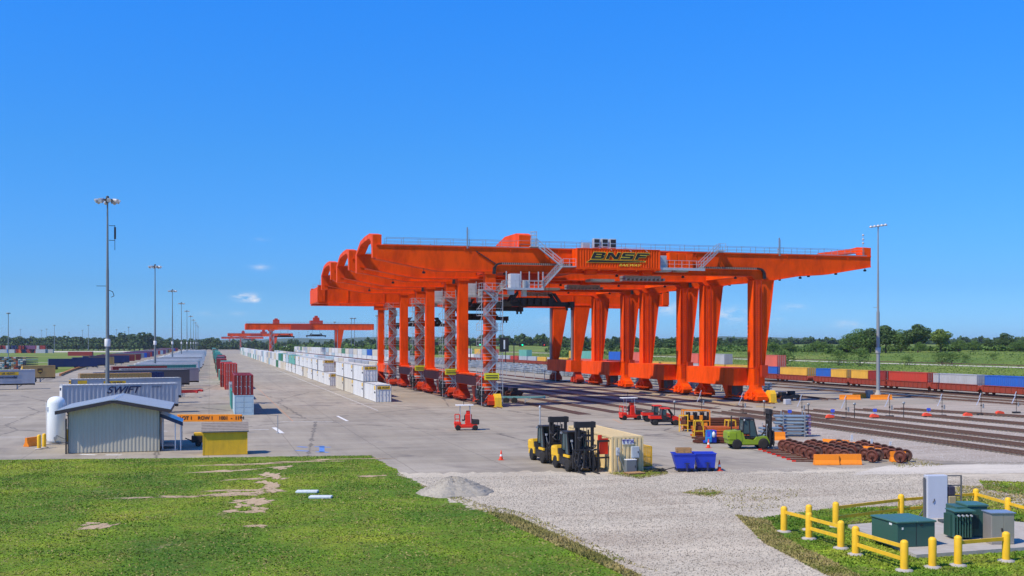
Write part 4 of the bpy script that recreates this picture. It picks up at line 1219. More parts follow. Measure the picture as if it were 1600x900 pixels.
# ================================================================== tracks
SLEEP = paint((0.22, 0.18, 0.14), 0.9, dirt=.4, scale=2, name='sleeper_wood')
def track(p, q, sleepers=True, z=0.03, bend=None, name='railway_track', over=0.0):
    p = Vector(p); q = Vector(q); d = (q - p); L_ = d.length; d.normalize(); s = Vector((-d.y, d.x))
    m = MB(); m.mi = 0
    for k in (-.72, .72):
        a, b = p + s * k, q + s * k
        m.bar((a.x, a.y, z + .17), (b.x, b.y, z + .17), .08, .16)
        m.bar((a.x, a.y, z + .10), (b.x, b.y, z + .10), .16, .03)
    if sleepers:
        m.mi = 1; n = int(L_ / .62)
        for i in range(n):
            c = p + d * (i * .62 + .3); a = c - s * 1.3; b = c + s * 1.3
            m.bar((a.x, a.y, z + .03), (b.x, b.y, z + .03), .24, .10)
    return tag(m.build(name, [paint((0.115, 0.065, 0.05), .7, dirt=.4, scale=2, name='rail_steel'), SLEEP]), kind='structure')
LNS = [((1402, 640), (1640, 655)), ((1342, 641), (1640, 668)), ((1264, 642), (1640, 679.5)), ((1215, 644), (1640, 693)), ((1150, 642), (1640, 703)), ((1120, 645), (1640, 716))]
for a, b in LNS: track(at(*a), at(*b))
for X in (47.5, 53, 58.5, 64, 69.5, 75.5):
    m = MB(); y0 = 134 + (X - 47) * .3
    for k in (-.72, .72): m.box(X + k - .06, X + k + .06, y0, 1300, 0, .07)
    m.box(X - 1.05, X - .78, y0, 1300, 0, .03); m.box(X - .60, X + .60, y0, 1300, 0, .020)
    tag(m.build('railway_track', [paint((0.085, 0.045, 0.035), .7, dirt=.4, scale=2, name='flush_rail')]), kind='structure')
track((134, 60), (134, 900), sleepers=False, z=.02); track((123, 110), (123, 900), sleepers=False, z=.02); track((129, 90), (129, 900), sleepers=False, z=.02)
track((206.5, 60), (206.5, 1400), sleepers=False, z=ter(206.5, 0) + .3)
for k in range(3):
    a = at(1240 + k * 30, 596 + k * 3.5)
track(at(1190, 604), at(1600, 634), sleepers=False, z=.02); track(at(1215, 617), at(1300, 626), sleepers=False, z=.02)

# ================================================================== lamp masts
def mast_proto():
    t = thing('lamp_mast'); m = MB()
    m.tube((0, 0, .3), (0, 0, 9.5), .30, .26, 14); m.tube((0, 0, 9.5), (0, 0, 20), .24, .19, 14); m.tube((0, 0, 20), (0, 0, 30.2), .17, .10, 14)
    m.build('pole', paint((.20, .23, .24), .5, .3, name='mast_steel'), t)
    m = MB(); m.lathe([(.55, 0), (.55, .25), (.36, .5), (.30, .9)], 14); m.build('base', CONC, t)
    m = MB(); m.lathe([(.36, 8.9), (.40, 9.0), (.40, 9.9), (.36, 10.0)], 14); m.build('collar', WHITE, t)
    m = MB(); m.lathe([(1.0, 29.95), (1.06, 30), (1.0, 30.05), (.94, 30)], 20)
    for a in range(3): m.bar((0, 0, 30), (math.cos(a * 2.1), math.sin(a * 2.1), 30), .07)
    m.lathe([(.2, 29.6), (.25, 30), (.2, 30.5), (.05, 30.6)], 12)
    m.build('ring', DARK, t)
    for k in range(8):
        a = k * math.pi / 4 + .2; c = (1.0 * math.cos(a), 1.0 * math.sin(a)); m = MB(); m.mi = 0
        e = (1.65 * math.cos(a), 1.65 * math.sin(a))
        m.tube((c[0], c[1], 30.15), (c[0], c[1], 29.6), .12, .16, 8); m.tube((c[0], c[1], 30.0), (e[0], e[1], 29.75), .16, .34, 10); m.mi = 1
        m.tube((e[0], e[1], 29.75), (e[0] * 1.02, e[1] * 1.02, 29.73), .31, .31, 10)
        m.build('lamp_head', [GALV, paint((.7, .72, .7), .15, name='lens')], t)
    return t
def far_mast_proto():
    m = MB(); m.tube((0, 0, 0), (0, 0, 30), .32, .2, 6); m.lathe([(.5, 29.5), (1.5, 29.8), (1.5, 30.2), (.4, 30.5)], 8); m.tube((0, 0, 9), (0, 0, 9.8), .5, .5, 8)
    return m.build('lamp_mast', paint((.24, .27, .29), .5, .2, name='mast_far'))
G_P = 'tall floodlight masts standing in a line along the left lot'
for k in range(10):
    lab = ['tallest-looking lamp mast nearest the camera on the left, rising behind the lettered container',
           'second lamp mast in the left line, rising behind the dark grey containers'][k] if k < 2 else f"{ordn(k)} lamp mast of the left line, counted from the nearest one"
    o = inst('mast', mast_proto, lab, 'lamp mast', (-14.2, 165.6 + 140 * k), 0, G_P)
    if k == 0: first = o
m = MB()
m.bar((.2, 0, 24.2), (1.0, 0, 24.2), .08); m.bar((.2, 0, 26.3), (1.0, 0, 26.3), .08); m.bar((1.0, 0, 22.8), (1.0, 0, 26.4), .07); m.box(.9, 1.15, -.2, .2, 24.4, 26.1)
m.bar((-1.5, 0, 17.6), (0, 0, 17.6), .07); m.path([(.2, 0, 17.0), (.7, 0, 16.8), (.9, 0, 16.2), (.5, 0, 16)], .05)
m.build('antenna_bracket', DARK, first)
rm = thing('lamp_mast', 'lone lamp mast on the right with a row of floodlights, ringed by orange barriers', 'lamp mast', at(1372, 618), -YAW)
m = MB(); m.tube((0, 0, .3), (0, 0, 15), .34, .27, 14); m.tube((0, 0, 15), (0, 0, 30.2), .20, .10, 14); m.bar((-.9, 0, 15.8), (0, 0, 15.8), .06)
m.build('pole', paint((.30, .33, .35), .5, .3), rm)
m = MB(); m.lathe([(.6, 0), (.6, .3), (.4, .6), (.35, 1.0)], 14); m.build('base', CONC, rm)
m = MB(); m.lathe([(.42, 7.6), (.45, 7.7), (.45, 8.5), (.42, 8.6)], 14); m.build('collar', GALV, rm)
m = MB(); m.bar((-1.4, 0, 30.1), (1.4, 0, 30.5), .1); m.build('crossarm', DARK, rm)
for k in range(5):
    m = MB(); x = -1.3 + k * .65; z = 30.1 + k * .09; m.lathe([(.1, .32), (.3, .18), (.34, 0), (.3, -.06)], 12, (x, -.1, z)); m.build('lamp_head', GALV, rm)
for i, (px, py) in enumerate([(13, 489), (32, 515), (65, 516), (73, 514), (85, 508), (108, 519), (129, 516), (138, 508), (182, 515), (195, 518), (201, 511), (218, 520)]):
    d = 20.8 * F_PX / (536 - py)
    inst('fmast', far_mast_proto, f"distant lamp mast over the left fields, {ordn(i)} from the left edge", 'lamp mast', atd(px, d), 0, 'distant lamp masts on the horizon')
for i, (px, py) in enumerate([(467, 521), (481, 520), (523, 503), (549, 497), (554, 497), (583, 517), (589, 493), (1180, 522)]):
    d = 20.8 * F_PX / (536 - py)
    x, y = atd(px, d)
    inst('fmast', far_mast_proto, f"distant lamp mast beyond the cranes, {ordn(i)} from the left", 'lamp mast', (x, y, ter(x, y)), 0, 'distant lamp masts on the horizon')

# ================================================================== shed, tank, hut, sign
c0 = at(107, 709); RS = 0.0
sh = thing('shed', 'grey corrugated metal shed with a low gable roof and a side porch', 'shed', c0, RS)
W_, D_, EZ, RZ = 7.35, 9.5, 3.78, 4.5
wallm = paint((0.46, 0.44, 0.35), 0.6, dirt=.15, scale=.8, name='shed_wall')
def corrugate(m, xa, xb, y, ztop, pitch=.3, d=.025, z0=.05):
    x = xa; pr_ = []
    while x < xb - .01:
        for u, v in ((0, 0), (.35, 0), (.5, -d), (.85, -d)):
            if x + u * pitch <= xb: pr_.append((x + u * pitch, y + v))
        x += pitch
    pr_.append((xb, y)); n = len(pr_)
    m.add([(a, b, z0) for a, b in pr_] + [(a, b, ztop(a)) for a, b in pr_], [(i, i + 1, n + i + 1, n + i) for i in range(n - 1)])
m = MB(); corrugate(m, 0, W_, 0, lambda x: RZ - .1 - abs(x - W_ / 2) * (RZ - EZ) / (W_ / 2)); m.build('wall', wallm, sh, recalc=False)
m = MB(); m.prism([(0, .05), (W_, .05), (W_, EZ), (W_ / 2, RZ - .1), (0, EZ)], .02, D_); m.build('wall', wallm, sh)
roofm = paint((0.55, 0.58, 0.62), 0.3, .3, dirt=.08, name='shed_roof')
for s in (-1, 1):
    m = MB(); ov = .95
    k = (RZ - EZ) / (W_ / 2); xe = W_ / 2 + ov
    A = lambda x, z: (W_ / 2 + s * x, z)
    pts = [A(0, RZ), A(xe, RZ - k * xe), A(xe, RZ - k * xe + .10), A(0, RZ + .10)]
    m.prism(pts, -.75, D_ + .5)
    for i in range(22):
        y = -.7 + i * .5
        m.prism([A(.05, RZ + .10), A(xe - .02, RZ - k * xe + .10), A(xe - .02, RZ - k * xe + .14), A(.05, RZ + .14)], y, y + .05)
    r_ = m.build('roof', roofm, sh)
    m = MB(); m.prism([A(0, RZ - .22), A(xe, RZ - k * xe - .22), A(xe, RZ - k * xe + .08), A(0, RZ + .08)], -.79, -.752)
    m.box(min(A(xe, 0)[0], A(xe + .04, 0)[0]), max(A(xe, 0)[0], A(xe + .04, 0)[0]), -.79, D_ + .5, RZ - k * xe - .2, RZ - k * xe + .08)
    m.build('fascia', paint((.05, .04, .045), .5, name='fascia_dark'), r_)
m = MB(); m.prism([(W_ / 2 - .25, RZ + .02), (W_ / 2 + .25, RZ + .02), (W_ / 2, RZ + .17)], -.82, D_ + .52); m.build('ridge_cap', roofm, sh)
m = MB(); m.box(-.06, .0, -.1, -.02, 0, 3.55); m.box(W_, W_ + .08, -.12, .02, 0, 3.55); m.box(-.22, -.1, -.3, -.18, 0, 3.0); m.build('downpipe', DARK, sh)
m = MB(); m.prism([(W_ + .05, 3.15), (W_ + 1.9, 2.35), (W_ + 1.9, 2.45), (W_ + .05, 3.25)], .3, 5); pr_ = m.build('porch_roof', roofm, sh)
m = MB(); m.prism([(W_ + .05, 2.95), (W_ + 1.95, 2.15), (W_ + 1.95, 2.48), (W_ + .05, 3.28)], .22, .28); m.build('fascia', paint((.03, .05, .11), .5, name='fascia_blue'), pr_)
m = MB()
for x, y in ((W_ + 1.3, .4), (W_ + 1.75, .4), (W_ + 1.75, 4.8), (W_ + .25, .5)): m.bar((x, y, 0), (x, y, 2.5), .09)
m.build('porch_post', WHITE, sh)
m = MB(); m.box(W_ + .1, W_ + 1.5, .4, 4.5, .02, .14); m.box(W_ + .2, W_ + 1.4, .5, 3, .45, .52); m.build('porch_step', CONC, sh)

tk = thing('storage_tank', 'upright white cylindrical tank with a domed top beside the shed', 'tank', at(88, 694))
m = MB(); m.lathe([(.1, .15), (.72, .2), (.80, .42), (.80, 3.8), (.76, 4.05), (.58, 4.3), (.3, 4.42), (.02, 4.45)], 28); m.build('vessel', paint((.80, .84, .82), .35, dirt=.08, name='tank_white'), tk)
m = MB()
for a in range(4): m.box(.55 * math.cos(a * 1.57 + .8) - .1, .55 * math.cos(a * 1.57 + .8) + .1, .55 * math.sin(a * 1.57 + .8) - .1, .55 * math.sin(a * 1.57 + .8) + .1, 0.01, .35)
m.box(-.9, .9, -.9, .9, .012, .12); m.build('base', CONC, tk)
m = MB(); m.path([(0, -.82, .3), (0, -.95, .6), (.15, -1.0, .9), (.5, -.95, .7), (.9, -.8, .5)], .04); m.path([(-.3, -.85, .25), (.9, -.85, .25)], .05); m.box(-.1, .15, -1.02, -.85, .5, .75); m.build('pipework', STEEL, tk)
m = MB(); m.box(-.83, -.6, -.55, -.3, 3.2, 3.5); m.path([(-.82, 0, .5), (-.88, 0, 3.9)], .03); m.build('fitting', WHITE, tk)

def bollard_proto():
    t = thing('bollard'); m = MB(); m.lathe([(.165, 0), (.165, 1.16), (.145, 1.22), (.08, 1.27), (.02, 1.28)], 20); m.build('post', YEL, t)
    m = MB(); m.lathe([(.36, 0.0), (.35, .05), (.18, .09)], 16); m.build('footing', CONC, t); return t
def bollard(px, py, lab, g='yellow bollards', z=0): return inst('bol', bollard_proto, lab, 'bollard', (*at(px, py), z + .03), 0, g)
bollard(61, 702, 'left one of two yellow bollards standing beside the white tank', 'yellow bollards by the tank')
bollard(69, 700, 'right one of two yellow bollards standing beside the white tank', 'yellow bollards by the tank')
bollard(106, 692, 'yellow bollard half hidden between the white tank and the shed corner', 'yellow bollards by the tank')

BARP = [(-.30, 0.02), (.30, 0.02), (.28, .12), (.14, .38), (.09, .82), (-.09, .82), (-.14, .38), (-.28, .12)]
def barrier_proto(L_=1.9):
    m = MB(); m.prism(BARP, -L_ / 2, L_ / 2, 'yz')
    # the profile lies in yz when extruded along x
    return m.build('jersey_barrier', ORG)
def barrier(px, py, rz, lab, L_=1.9, g=None, loc=None): return inst(('bar', L_), lambda: barrier_proto(L_), lab, 'barrier', loc or at(px, py), rz, g)
barrier(50, 697, R(60), 'short orange concrete barrier at the far left of the yard edge', 1.6)

c0 = at(317, 712); ht = thing('hut', 'small yellow wooden hut with a grey shingle lean-to roof', 'hut', c0, RS)
hy = paint((0.78, 0.48, 0.025), 0.7, dirt=.25, scale=2, name='hut_yellow')
m = MB(); m.prism([(0, 0.02), (2.4, 0.02), (2.4, 2.05), (1.2, 2.6), (0, 2.02)], 0, 3.6, 'yz')
for k in range(18): m.box(.02 + k * .2, .035 + k * .2, -.012, 0, .05, 2.0)
m.build('wall', hy, ht)
m = MB(); m.prism([(-.18, 1.93), (1.2, 2.62), (1.2, 2.70), (-.18, 2.01)], -.12, 3.72, 'yz'); m.prism([(1.2, 2.62), (2.6, 1.97), (2.6, 2.05), (1.2, 2.70)], -.12, 3.72, 'yz')
for k in range(6): m.prism([(-.2 + k * .23, 1.935 + k * .115 + .07), (.03 + k * .23, 2.05 + k * .115 + .03), (.03 + k * .23, 2.05 + k * .115 + .055), (-.2 + k * .23, 1.935 + k * .115 + .10)], -.12, 3.72, 'yz')
m.build('roof', paint((.28, .24, .21), .9, dirt=.4, scale=4, name='shingles'), ht)
m = MB(); m.box(-.02, .06, -.03, 0, .03, 2.0); m.box(3.54, 3.62, -.03, 0, .03, 2.0); m.build('trim', hy, ht)

sg = thing('row_sign', 'long orange sign board with dark lettering standing behind the yellow hut', 'sign', at(327, 676), -YAW)
m = MB(); m.cbox(-3.35, 3.45, -.05, .05, 1.15, 1.92, .02); bd = m.build('board', ORG, sg)
text('lettering', 'LOT 1    ROW 1    1001  -  1184', .50, DARK, bd, (.3, -.07, 1.53), (R(90), 0, 0), bold=.012)
m = MB(); m.box(-3.3, 3.4, -.06, -.05, 1.18, 1.21); m.box(-3.3, 3.4, -.06, -.05, 1.86, 1.89); m.build('edge_strip', YEL, bd)
for x in (.4, 3.0): m = MB(); m.bar((x, .1, 0), (x, .1, 1.9), .1); m.build('post', GALV, sg)
cp = thing('generator_cart', 'small dark wheeled cart with a yellow box, beside the yellow hut', 'cart', at(309, 697), 0)
m = MB(); m.cbox(-.55, .5, -.4, .4, .35, .95); m.prism([(-.7, .5), (-.2, .4), (-.2, .8)], -.2, .2); m.bar((-.5, 0, .5), (-1.1, 0, .75), .08); m.build('body', DARK, cp)
m = MB(); m.cbox(-.35, .55, -.35, .35, .96, 1.25); m.build('lid', YEL, cp)
for s in (-1, 1):
    m = MB(); wheel(m, (0.05, s * .5, .27), .27, .16, n=12); m.build('wheel', [RUBBER, GALV], cp)
m = MB(); m.tube((0, 0, 0), (0, 0, 1.9), .045, n=8); m.lathe([(.16, 0.01), (.16, .06), (.05, .1)], 10); o = m.build('marker_post', STEEL, loc=at(434, 677)); tag(o, 'thin lone metal post standing on the yard right of the orange sign', 'post')

# ================================================================== cones
def cone_proto():
    t = thing('traffic_cone'); m = MB(); m.mi = 0
    m.box(-.2, .2, -.2, .2, 0.01, .05); m.lathe([(.16, .05), (.115, .32)], 14); m.lathe([(.085, .48), (.03, .80), (.015, .81)], 14); m.build('cone', paint((.85, .06, .015), .5, name='cone_red'), t)
    m = MB(); m.lathe([(.1155, .32), (.0855, .48)], 14); m.build('reflective_band', WHITE, t); return t
for (a, b, l) in ((783, 719, 'orange cone standing alone on open paving above the gravel heap'), (962, 738, 'orange cone leaning close to the electric boxes of the cream container'),
                  (1124, 736, 'orange cone right of the blue bins'), (1107, 700, 'orange cone in front of the small blue machine')):
    inst('cone', cone_proto, l, 'cone', at(a, b), 0, 'orange traffic cones')

# ================================================================== forklifts
def forklift_proto(body, kind='big'):
    t = thing('forklift'); L2 = 1.9
    hull = DARK if kind == 'big' else body
    m = MB()
    m.prism([(-1.2, .45), (-1.2, 1.45), (-.75, 1.55), (-.55, .95), (.35, .85), (.6, 1.15), (1.6, 1.2), (1.85, .7), (1.85, .45)], -1.0, 1.0)
    m.build('body', hull, t)
    m = MB(); m.prism([(-2.1, .5), (-2.2, 1.2), (-2.1, 1.62), (-1.0, 1.75), (-.85, .9), (-1.0, .5)], -1.05, 1.05)
    m.cbox(-2.25, -1.3, -1.1, 1.1, .8, 1.66, .14); m.build('counterweight', body, t)
    if kind == 'big':
        for s in (-1, 1):
            m = MB(); m.box(.55, 1.7, min(s * 1.0, s * 1.12), max(s * 1.0, s * 1.12), 1.05, 1.22); m.box(-.9, -.6, min(s * 1.0, s * 1.08), max(s * 1.0, s * 1.08), .6, 1.1); m.build('mudguard', body, t)
    m = MB(); m.box(-2.215, -1.5, -1.09, 1.09, 1.15, 1.25); m.box(-1.1, 1.7, -.9, .9, .35, .6); m.cbox(-1.2, -.5, -.6, .6, 1.55, 1.75); m.tube((-1.5, .7, 1.6), (-1.5, .7, 3.0), .07); m.build('trim', DARK, t)
    # cab
    m = MB()
    for y in (-.72, .72):
        m.bar((-.75, y, 1.4), (-.6, y, 2.75), .1); m.bar((.75, y, 1.1), (.35, y, 2.75), .1); m.bar((-.6, y, 2.75), (.35, y, 2.75), .1); m.bar((0, y, .9), (-.1, y, 2.75), .07)
    m.cbox(-.68, .42, -.78, .78, 2.74, 2.86, .03); m.box(-.7, .7, -.7, .7, 1.0, 1.15)
    cab = m.build('cab', DARK, t)
    m = MB(); m.cbox(-.5, -.05, -.3, .3, 1.3, 1.5); m.prism([(-.55, 1.4), (-.4, 1.4), (-.55, 2.1), (-.68, 2.1)], -.28, .28); m.bar((.3, 0, 1.2), (.15, 0, 1.85), .05); m.build('seat', DARK, cab)
    m = MB()
    for y in (-.73, .73): m.add([(-.68, y, 1.45), (-.03, y, 1.45), (-.09, y, 2.68), (-.58, y, 2.68)], [(0, 1, 2, 3)]); m.add([(.03, y, 1.2), (.66, y, 1.2), (.33, y, 2.68), (-.03, y, 2.68)], [(0, 1, 2, 3)])
    m.add([(-.72, -.68, 1.5), (-.72, .68, 1.5), (-.62, .68, 2.68), (-.62, -.68, 2.68)], [(0, 1, 2, 3)])
    m.build('window', GLASS, cab)
    for x, r, y in ((-1.35, .48, .9), (1.25, .52, .92)):
        for s in (-1, 1):
            m = MB(); wheel(m, (x, s * y, r), r, .38, n=20, hub=.5); m.build('wheel', [RUBBER, WHITE if body is not YEL else DARK], t)
    H_ = 3.7
    m = MB()
    for y in (-.62, .62):
        m.box(1.9, 2.08, y - .09, y + .09, .15, H_); m.box(2.1, 2.2, y * .8 - .07, y * .8 + .07, .15, H_ - .1)
    for z in (.5, 1.7, 2.6, H_ - .2): m.box(1.92, 2.06, -.62, .62, z, z + .16)
    for y in (-.3, .3): m.tube((2.0, y, .3), (2.0, y, H_ - .6), .06)
    m.box(1.88, 2.2, -.8, .8, H_ - .45, H_ - .02)
    for y in (-.12, .12): m.bar((2.15, y, .6), (2.15, y, H_ - .3), .035)
    m.bar((1.2, -.6, .8), (1.95, -.6, 1.8), .1); m.bar((1.2, .6, .8), (1.95, .6, 1.8), .1)
    m.build('mast', DARK, t)
    m = MB()
    for z in (.35, 1.0, 1.6): m.box(2.22, 2.32, -1.0, 1.0, z, z + .12)
    for y in (-.98, -.5, 0, .5, .98): m.box(2.22, 2.32, y - .05, y + .05, .35, 1.72)
    for y in (-.7, -.2, .3, .7): m.tube((2.38, y, .5), (2.4, y * .8, 1.5), .06)
    cg = m.build('carriage', DARK, t)
    for y in (-.55, .55):
        m = MB(); m.box(2.32, 2.38, y - .08, y + .08, .1, 1.3); m.prism([(2.32, .06), (3.5, .06), (3.5, .09), (2.32, .14)], y - .08, y + .08); m.build('fork', DARK if kind == 'big' else STEEL, cg)
    m = MB()
    for y in (-.85, .85): m.lathe([(.08, -.05), (.1, .05)], 8, (-.6, y, 2.7), 'x'); m.box(1.6, 1.68, y - .08, y + .08, 2.2, 2.35); m.bar((1.62, y * .8, 1.2), (1.62, y, 2.2), .04)
    m.build('work_lamp', GALV, t)
    return t
G_F = 'heavy forklifts parked on the yard'
FA = R(-88)
f1 = inst('fkY', lambda: forklift_proto(YEL), 'yellow and black heavy forklift nearest the cream container, mast towards the camera', 'forklift', (26.15, 76.3), FA, G_F)
f2 = inst('fkY', None, 'yellow and black heavy forklift parked behind another one, farther from the cream container', 'forklift', (26.0, 82.0), FA, G_F)
for o, k in ((f1, 0), (f2, 1)):
    m = MB()
    rr = random.Random(4 + k)
    for j in range(14):
        m = MB(); y = rr.uniform(-.8, .8); z = rr.uniform(.4, 2.6); p = Vector((2.28, y, z)); pts = [p]
        for q in range(3): p = p + Vector((rr.uniform(-.03, .1), rr.uniform(-.25, .25), rr.uniform(-.3, .3))); pts.append(p)
        m.path(pts, .05, 6); m.build('hydraulic_hose', paint((.06, .06, .065), .3, name='hose'), o)
m = MB(); m.tube((-.9, -.5, 2.8), (-.9, -.5, 4.2), .05); m.lathe([(.09, 4.2), (.1, 4.3), (.03, 4.4)], 10, (-.9, -.5, 0)); m.build('exhaust_stack', GALV, f2)
inst('fkG', lambda: forklift_proto(paint((0.22, 0.32, 0.015), .4, dirt=.1, name='lime_paint'), 'std'), 'lime green forklift with black mast seen from its side, beside the wheelsets', 'forklift', at(1169, 700.5), -YAW + R(2), G_F).scale = (.91, .91, .95)
rp = thing('lifting_frame', 'red and black lifting frame leaning between the near forklift and the cream container', 'frame', (27.2, 74.0), R(5))
m = MB(); m.box(-.1, 1.1, -.06, .06, 2.2, 2.34); m.box(-.1, .02, -.06, .06, .05, 2.2); m.box(.98, 1.1, -.06, .06, .05, 2.2); m.box(.0, 1.0, -.05, .05, 1.0, 1.12); m.build('frame', DARK, rp)
m = MB(); m.box(.15, .8, .08, .2, 1.3, 2.45); m.box(.05, .3, .08, .25, 2.2, 2.7); m.build('plate', REDV, rp)

# red stand-up tow tugs with white canopies
def tug_proto():
    t = thing('tow_tug'); m = MB()
    m.cbox(-1.3, 1.15, -.55, .55, .28, .62, .05); m.cbox(-1.35, -.6, -.55, .55, .6, .9); m.cbox(-.15, .55, -.45, .45, .6, 1.75, .06); m.cbox(-.05, .35, -.35, .35, 1.75, 2.1)
    m.build('body', REDV, t)
    m = MB()
    for y in (-.5, .5): m.bar((-1.25, y, .6), (-1.25, y, 1.7), .05); m.bar((-.75, y, .6), (-.75, y, 1.7), .05); m.bar((-1.25, y, 1.7), (-.75, y, 1.7), .05); m.bar((-1.25, y, 1.2), (-.75, y, 1.2), .05)
    m.bar((-1.25, -.5, 1.7), (-1.25, .5, 1.7), .05); m.build('guard_cage', REDV, t)
    for y in (-.45, .45):
        m = MB(); m.bar((-.7, y, .8), (-.7, y, 2.65), .05); m.build('canopy_post', GALV, t)
        m = MB(); m.bar((.45, y, .8), (.35, y, 2.65), .06); m.build('canopy_post', GALV, t)
    m = MB(); m.cbox(-1.2, .75, -.6, .6, 2.65, 2.74, .03); m.build('canopy', WHITE, t)
    m = MB(); m.cbox(.6, 1.35, -.5, .5, .62, 1.15, .05); m.bar((.3, 0, 1.2), (.9, 0, 1.1), .12); m.tube((-.3, .2, 2.7), (-.3, .2, 3.4), .03); m.build('battery_box', DARK, t)
    m = MB(); m.cbox(-.5, -.2, -.25, .25, 1.0, 1.15); m.box(-.25, -.15, -.25, .25, 1.1, 1.6); m.build('seat', DARK, t)
    for x in (-.95, .9):
        for s in (-1, 1): m = MB(); wheel(m, (x, s * .5, .3), .3, .22, n=16); m.build('wheel', [RUBBER, GALV], t)
    return t
inst('tug', tug_proto, 'small red yard tug with a white canopy alone in the middle of the paving', 'tug', at(729, 672), -YAW + .1, 'red yard tugs with canopies')
inst('tug', None, 'small red yard tug with a white canopy left of the two red utility vehicles', 'tug', at(985, 656), -YAW + .25, 'red yard tugs with canopies')

def utv_proto():
    t = thing('utility_vehicle'); m = MB()
    m.prism([(-1.75, .75), (-1.75, 1.1), (-.45, 1.1), (-.4, .75)], -.72, .72); m.build('cargo_bed', REDV, t)
    m = MB(); m.prism([(.85, .55), (.85, 1.12), (1.35, 1.02), (1.75, .8), (1.78, .5)], -.7, .7); m.build('hood', REDV, t)
    m = MB(); m.box(-1.6, 1.6, -.6, .6, .35, .74); m.box(-1.65, -.5, -.62, .62, 1.08, 1.112); m.cbox(1.76, 1.86, -.5, .5, .45, .8); m.box(-.4, .85, -.7, .7, .4, .56); m.build('chassis', DARK, t)
    m = MB()
    for y in (-.7, .7):
        m.bar((-.45, y, .9), (-.35, y, 1.85), .08); m.bar((.95, y, 1.1), (.45, y, 1.85), .08); m.bar((.1, y, .6), (.1, y, 1.85), .06); m.bar((-.4, y, 1.12), (.9, y, 1.12), .06)
        m.box(-.4, .08, y - .03, y + .03, .58, 1.1)
    m.build('cab_frame', DARK, t)
    m = MB(); m.add([(.92, -.66, 1.14), (.92, .66, 1.14), (.47, .66, 1.82), (.47, -.66, 1.82)], [(0, 1, 2, 3)]); m.add([(-.44, -.66, 1.14), (-.44, .66, 1.14), (-.36, .66, 1.82), (-.36, -.66, 1.82)], [(0, 1, 2, 3)])
    for y in (-.69, .69): m.add([(-.38, y, 1.16), (.06, y, 1.16), (.06, y, 1.8), (-.32, y, 1.8)], [(0, 1, 2, 3)])
    m.build('windscreen', GLASS, t)
    m = MB(); m.cbox(-.45, .55, -.76, .76, 1.85, 1.97, .04); m.build('cab_roof', REDV, t)
    m = MB(); m.cbox(-.3, .2, -.6, .6, .7, .85); m.box(-.36, -.25, -.6, .6, .8, 1.4); m.build('seat', DARK, t)
    for x in (-1.15, 1.2):
        for s in (-1, 1): m = MB(); wheel(m, (x, s * .68, .33), .33, .25, n=18, hub=.6); m.build('wheel', [RUBBER, GALV], t)
    return t
inst('utv', utv_proto, 'red utility vehicle with cargo bed, nearer of the pair', 'utility vehicle', at(1038, 664), -YAW + .05, 'red utility vehicles parked side by side')
inst('utv', None, 'red utility vehicle with cargo bed, farther of the pair', 'utility vehicle', at(1025.5, 658.5), -YAW + .05, 'red utility vehicles parked side by side')

# ================================================================== cream container with its electric gear
cx, cy = 28.0, 73.4; RA = R(88)
ctn = container(11.0, 2.62, 'cream', (0, 0), RA, 'cream container with a white sign on its end, beside two heavy forklifts', corr=0.46, rods=False)
ctn.location = (cx + 1.22 * math.sin(RA) + 5.5 * math.cos(RA), cy + 5.5 * math.sin(RA), 0)
CREAM2 = paint((0.72, 0.56, 0.29), .5, dirt=.15, name='cream_paint')
for ch in ctn.children:
    ch.data = ch.data.copy(); ch.data.materials[0] = CREAM2
    if ch.name.startswith('door'): ch.name = 'end_panel'
m = MB(); s = -5.50
for k in range(6): m.prism([(-1.05 + k * .36, s - .05), (-.95 + k * .36, s - .05), (-.88 + k * .36, s + .04), (-1.12 + k * .36, s + .04)], .16, 2.48, 'xy')
# ribs lie across the end: build in local yz
m = MB()
for k in range(7):
    y = -1.02 + k * .31; m.box(-5.53, -5.46, y, y + .15, .16, 2.5)
m.build('end_rib', CREAM2, ctn)
m = MB(); m.box(-5.58, -5.55, -.45, .45, 2.05, 2.42); sgp = m.build('sign_plate', WHITE, ctn)
text('lettering', 'TTX', .38, paint((.06, .02, .25), .5), sgp, (-5.6, 0, 2.24), (R(90), 0, R(-90)), bold=.004, sx=1.3)
ex, ey = cx, cy
def box_on(name, lab, cat, x, y, z0, w_, d_, h_, mat, cap=None):
    t = thing(name, lab, cat, (x, y, z0)); m = MB(); m.cbox(-w_ / 2, w_ / 2, -d_ / 2, d_ / 2, 0, h_, .03); m.build('cabinet', mat, t)
    m = MB(); m.box(-w_ / 2 + .05, w_ / 2 - .05, -d_ / 2 - .015, -d_ / 2, .06, h_ - .06); dr = m.build('door', mat, t)
    m = MB(); m.box(w_ / 2 - .15, w_ / 2 - .1, -d_ / 2 - .05, -d_ / 2 - .015, h_ * .45, h_ * .6); m.build('handle', DARK, dr); return t
t = box_on('wall_cabinet', 'grey electric cabinet mounted high on the end of the cream container', 'cabinet', ex + 1.72, ey - .20, 1.05, .62, .2, .85, paint((.42, .46, .48), .4, name='cabinet_lightgrey'))
m = MB(); m.path([(-.1, 0, 0), (-.15, 0, -.3), (-.5, 0, -.8)], .03); m.path([(.15, 0, 0), (.2, 0, -1.0)], .03); m.build('conduit', DARK, t)
t = box_on('floor_cabinet', 'dark grey electric cabinet on the ground before the cream container', 'cabinet', ex + 1.2, ey - .6, .03, .8, .45, .95, paint((.16, .18, .19), .4, name='cabinet_darkgrey'))
m = MB(); m.box(-.4, .4, -.24, .24, .95, 1.0); m.build('lid', WHITE, t)
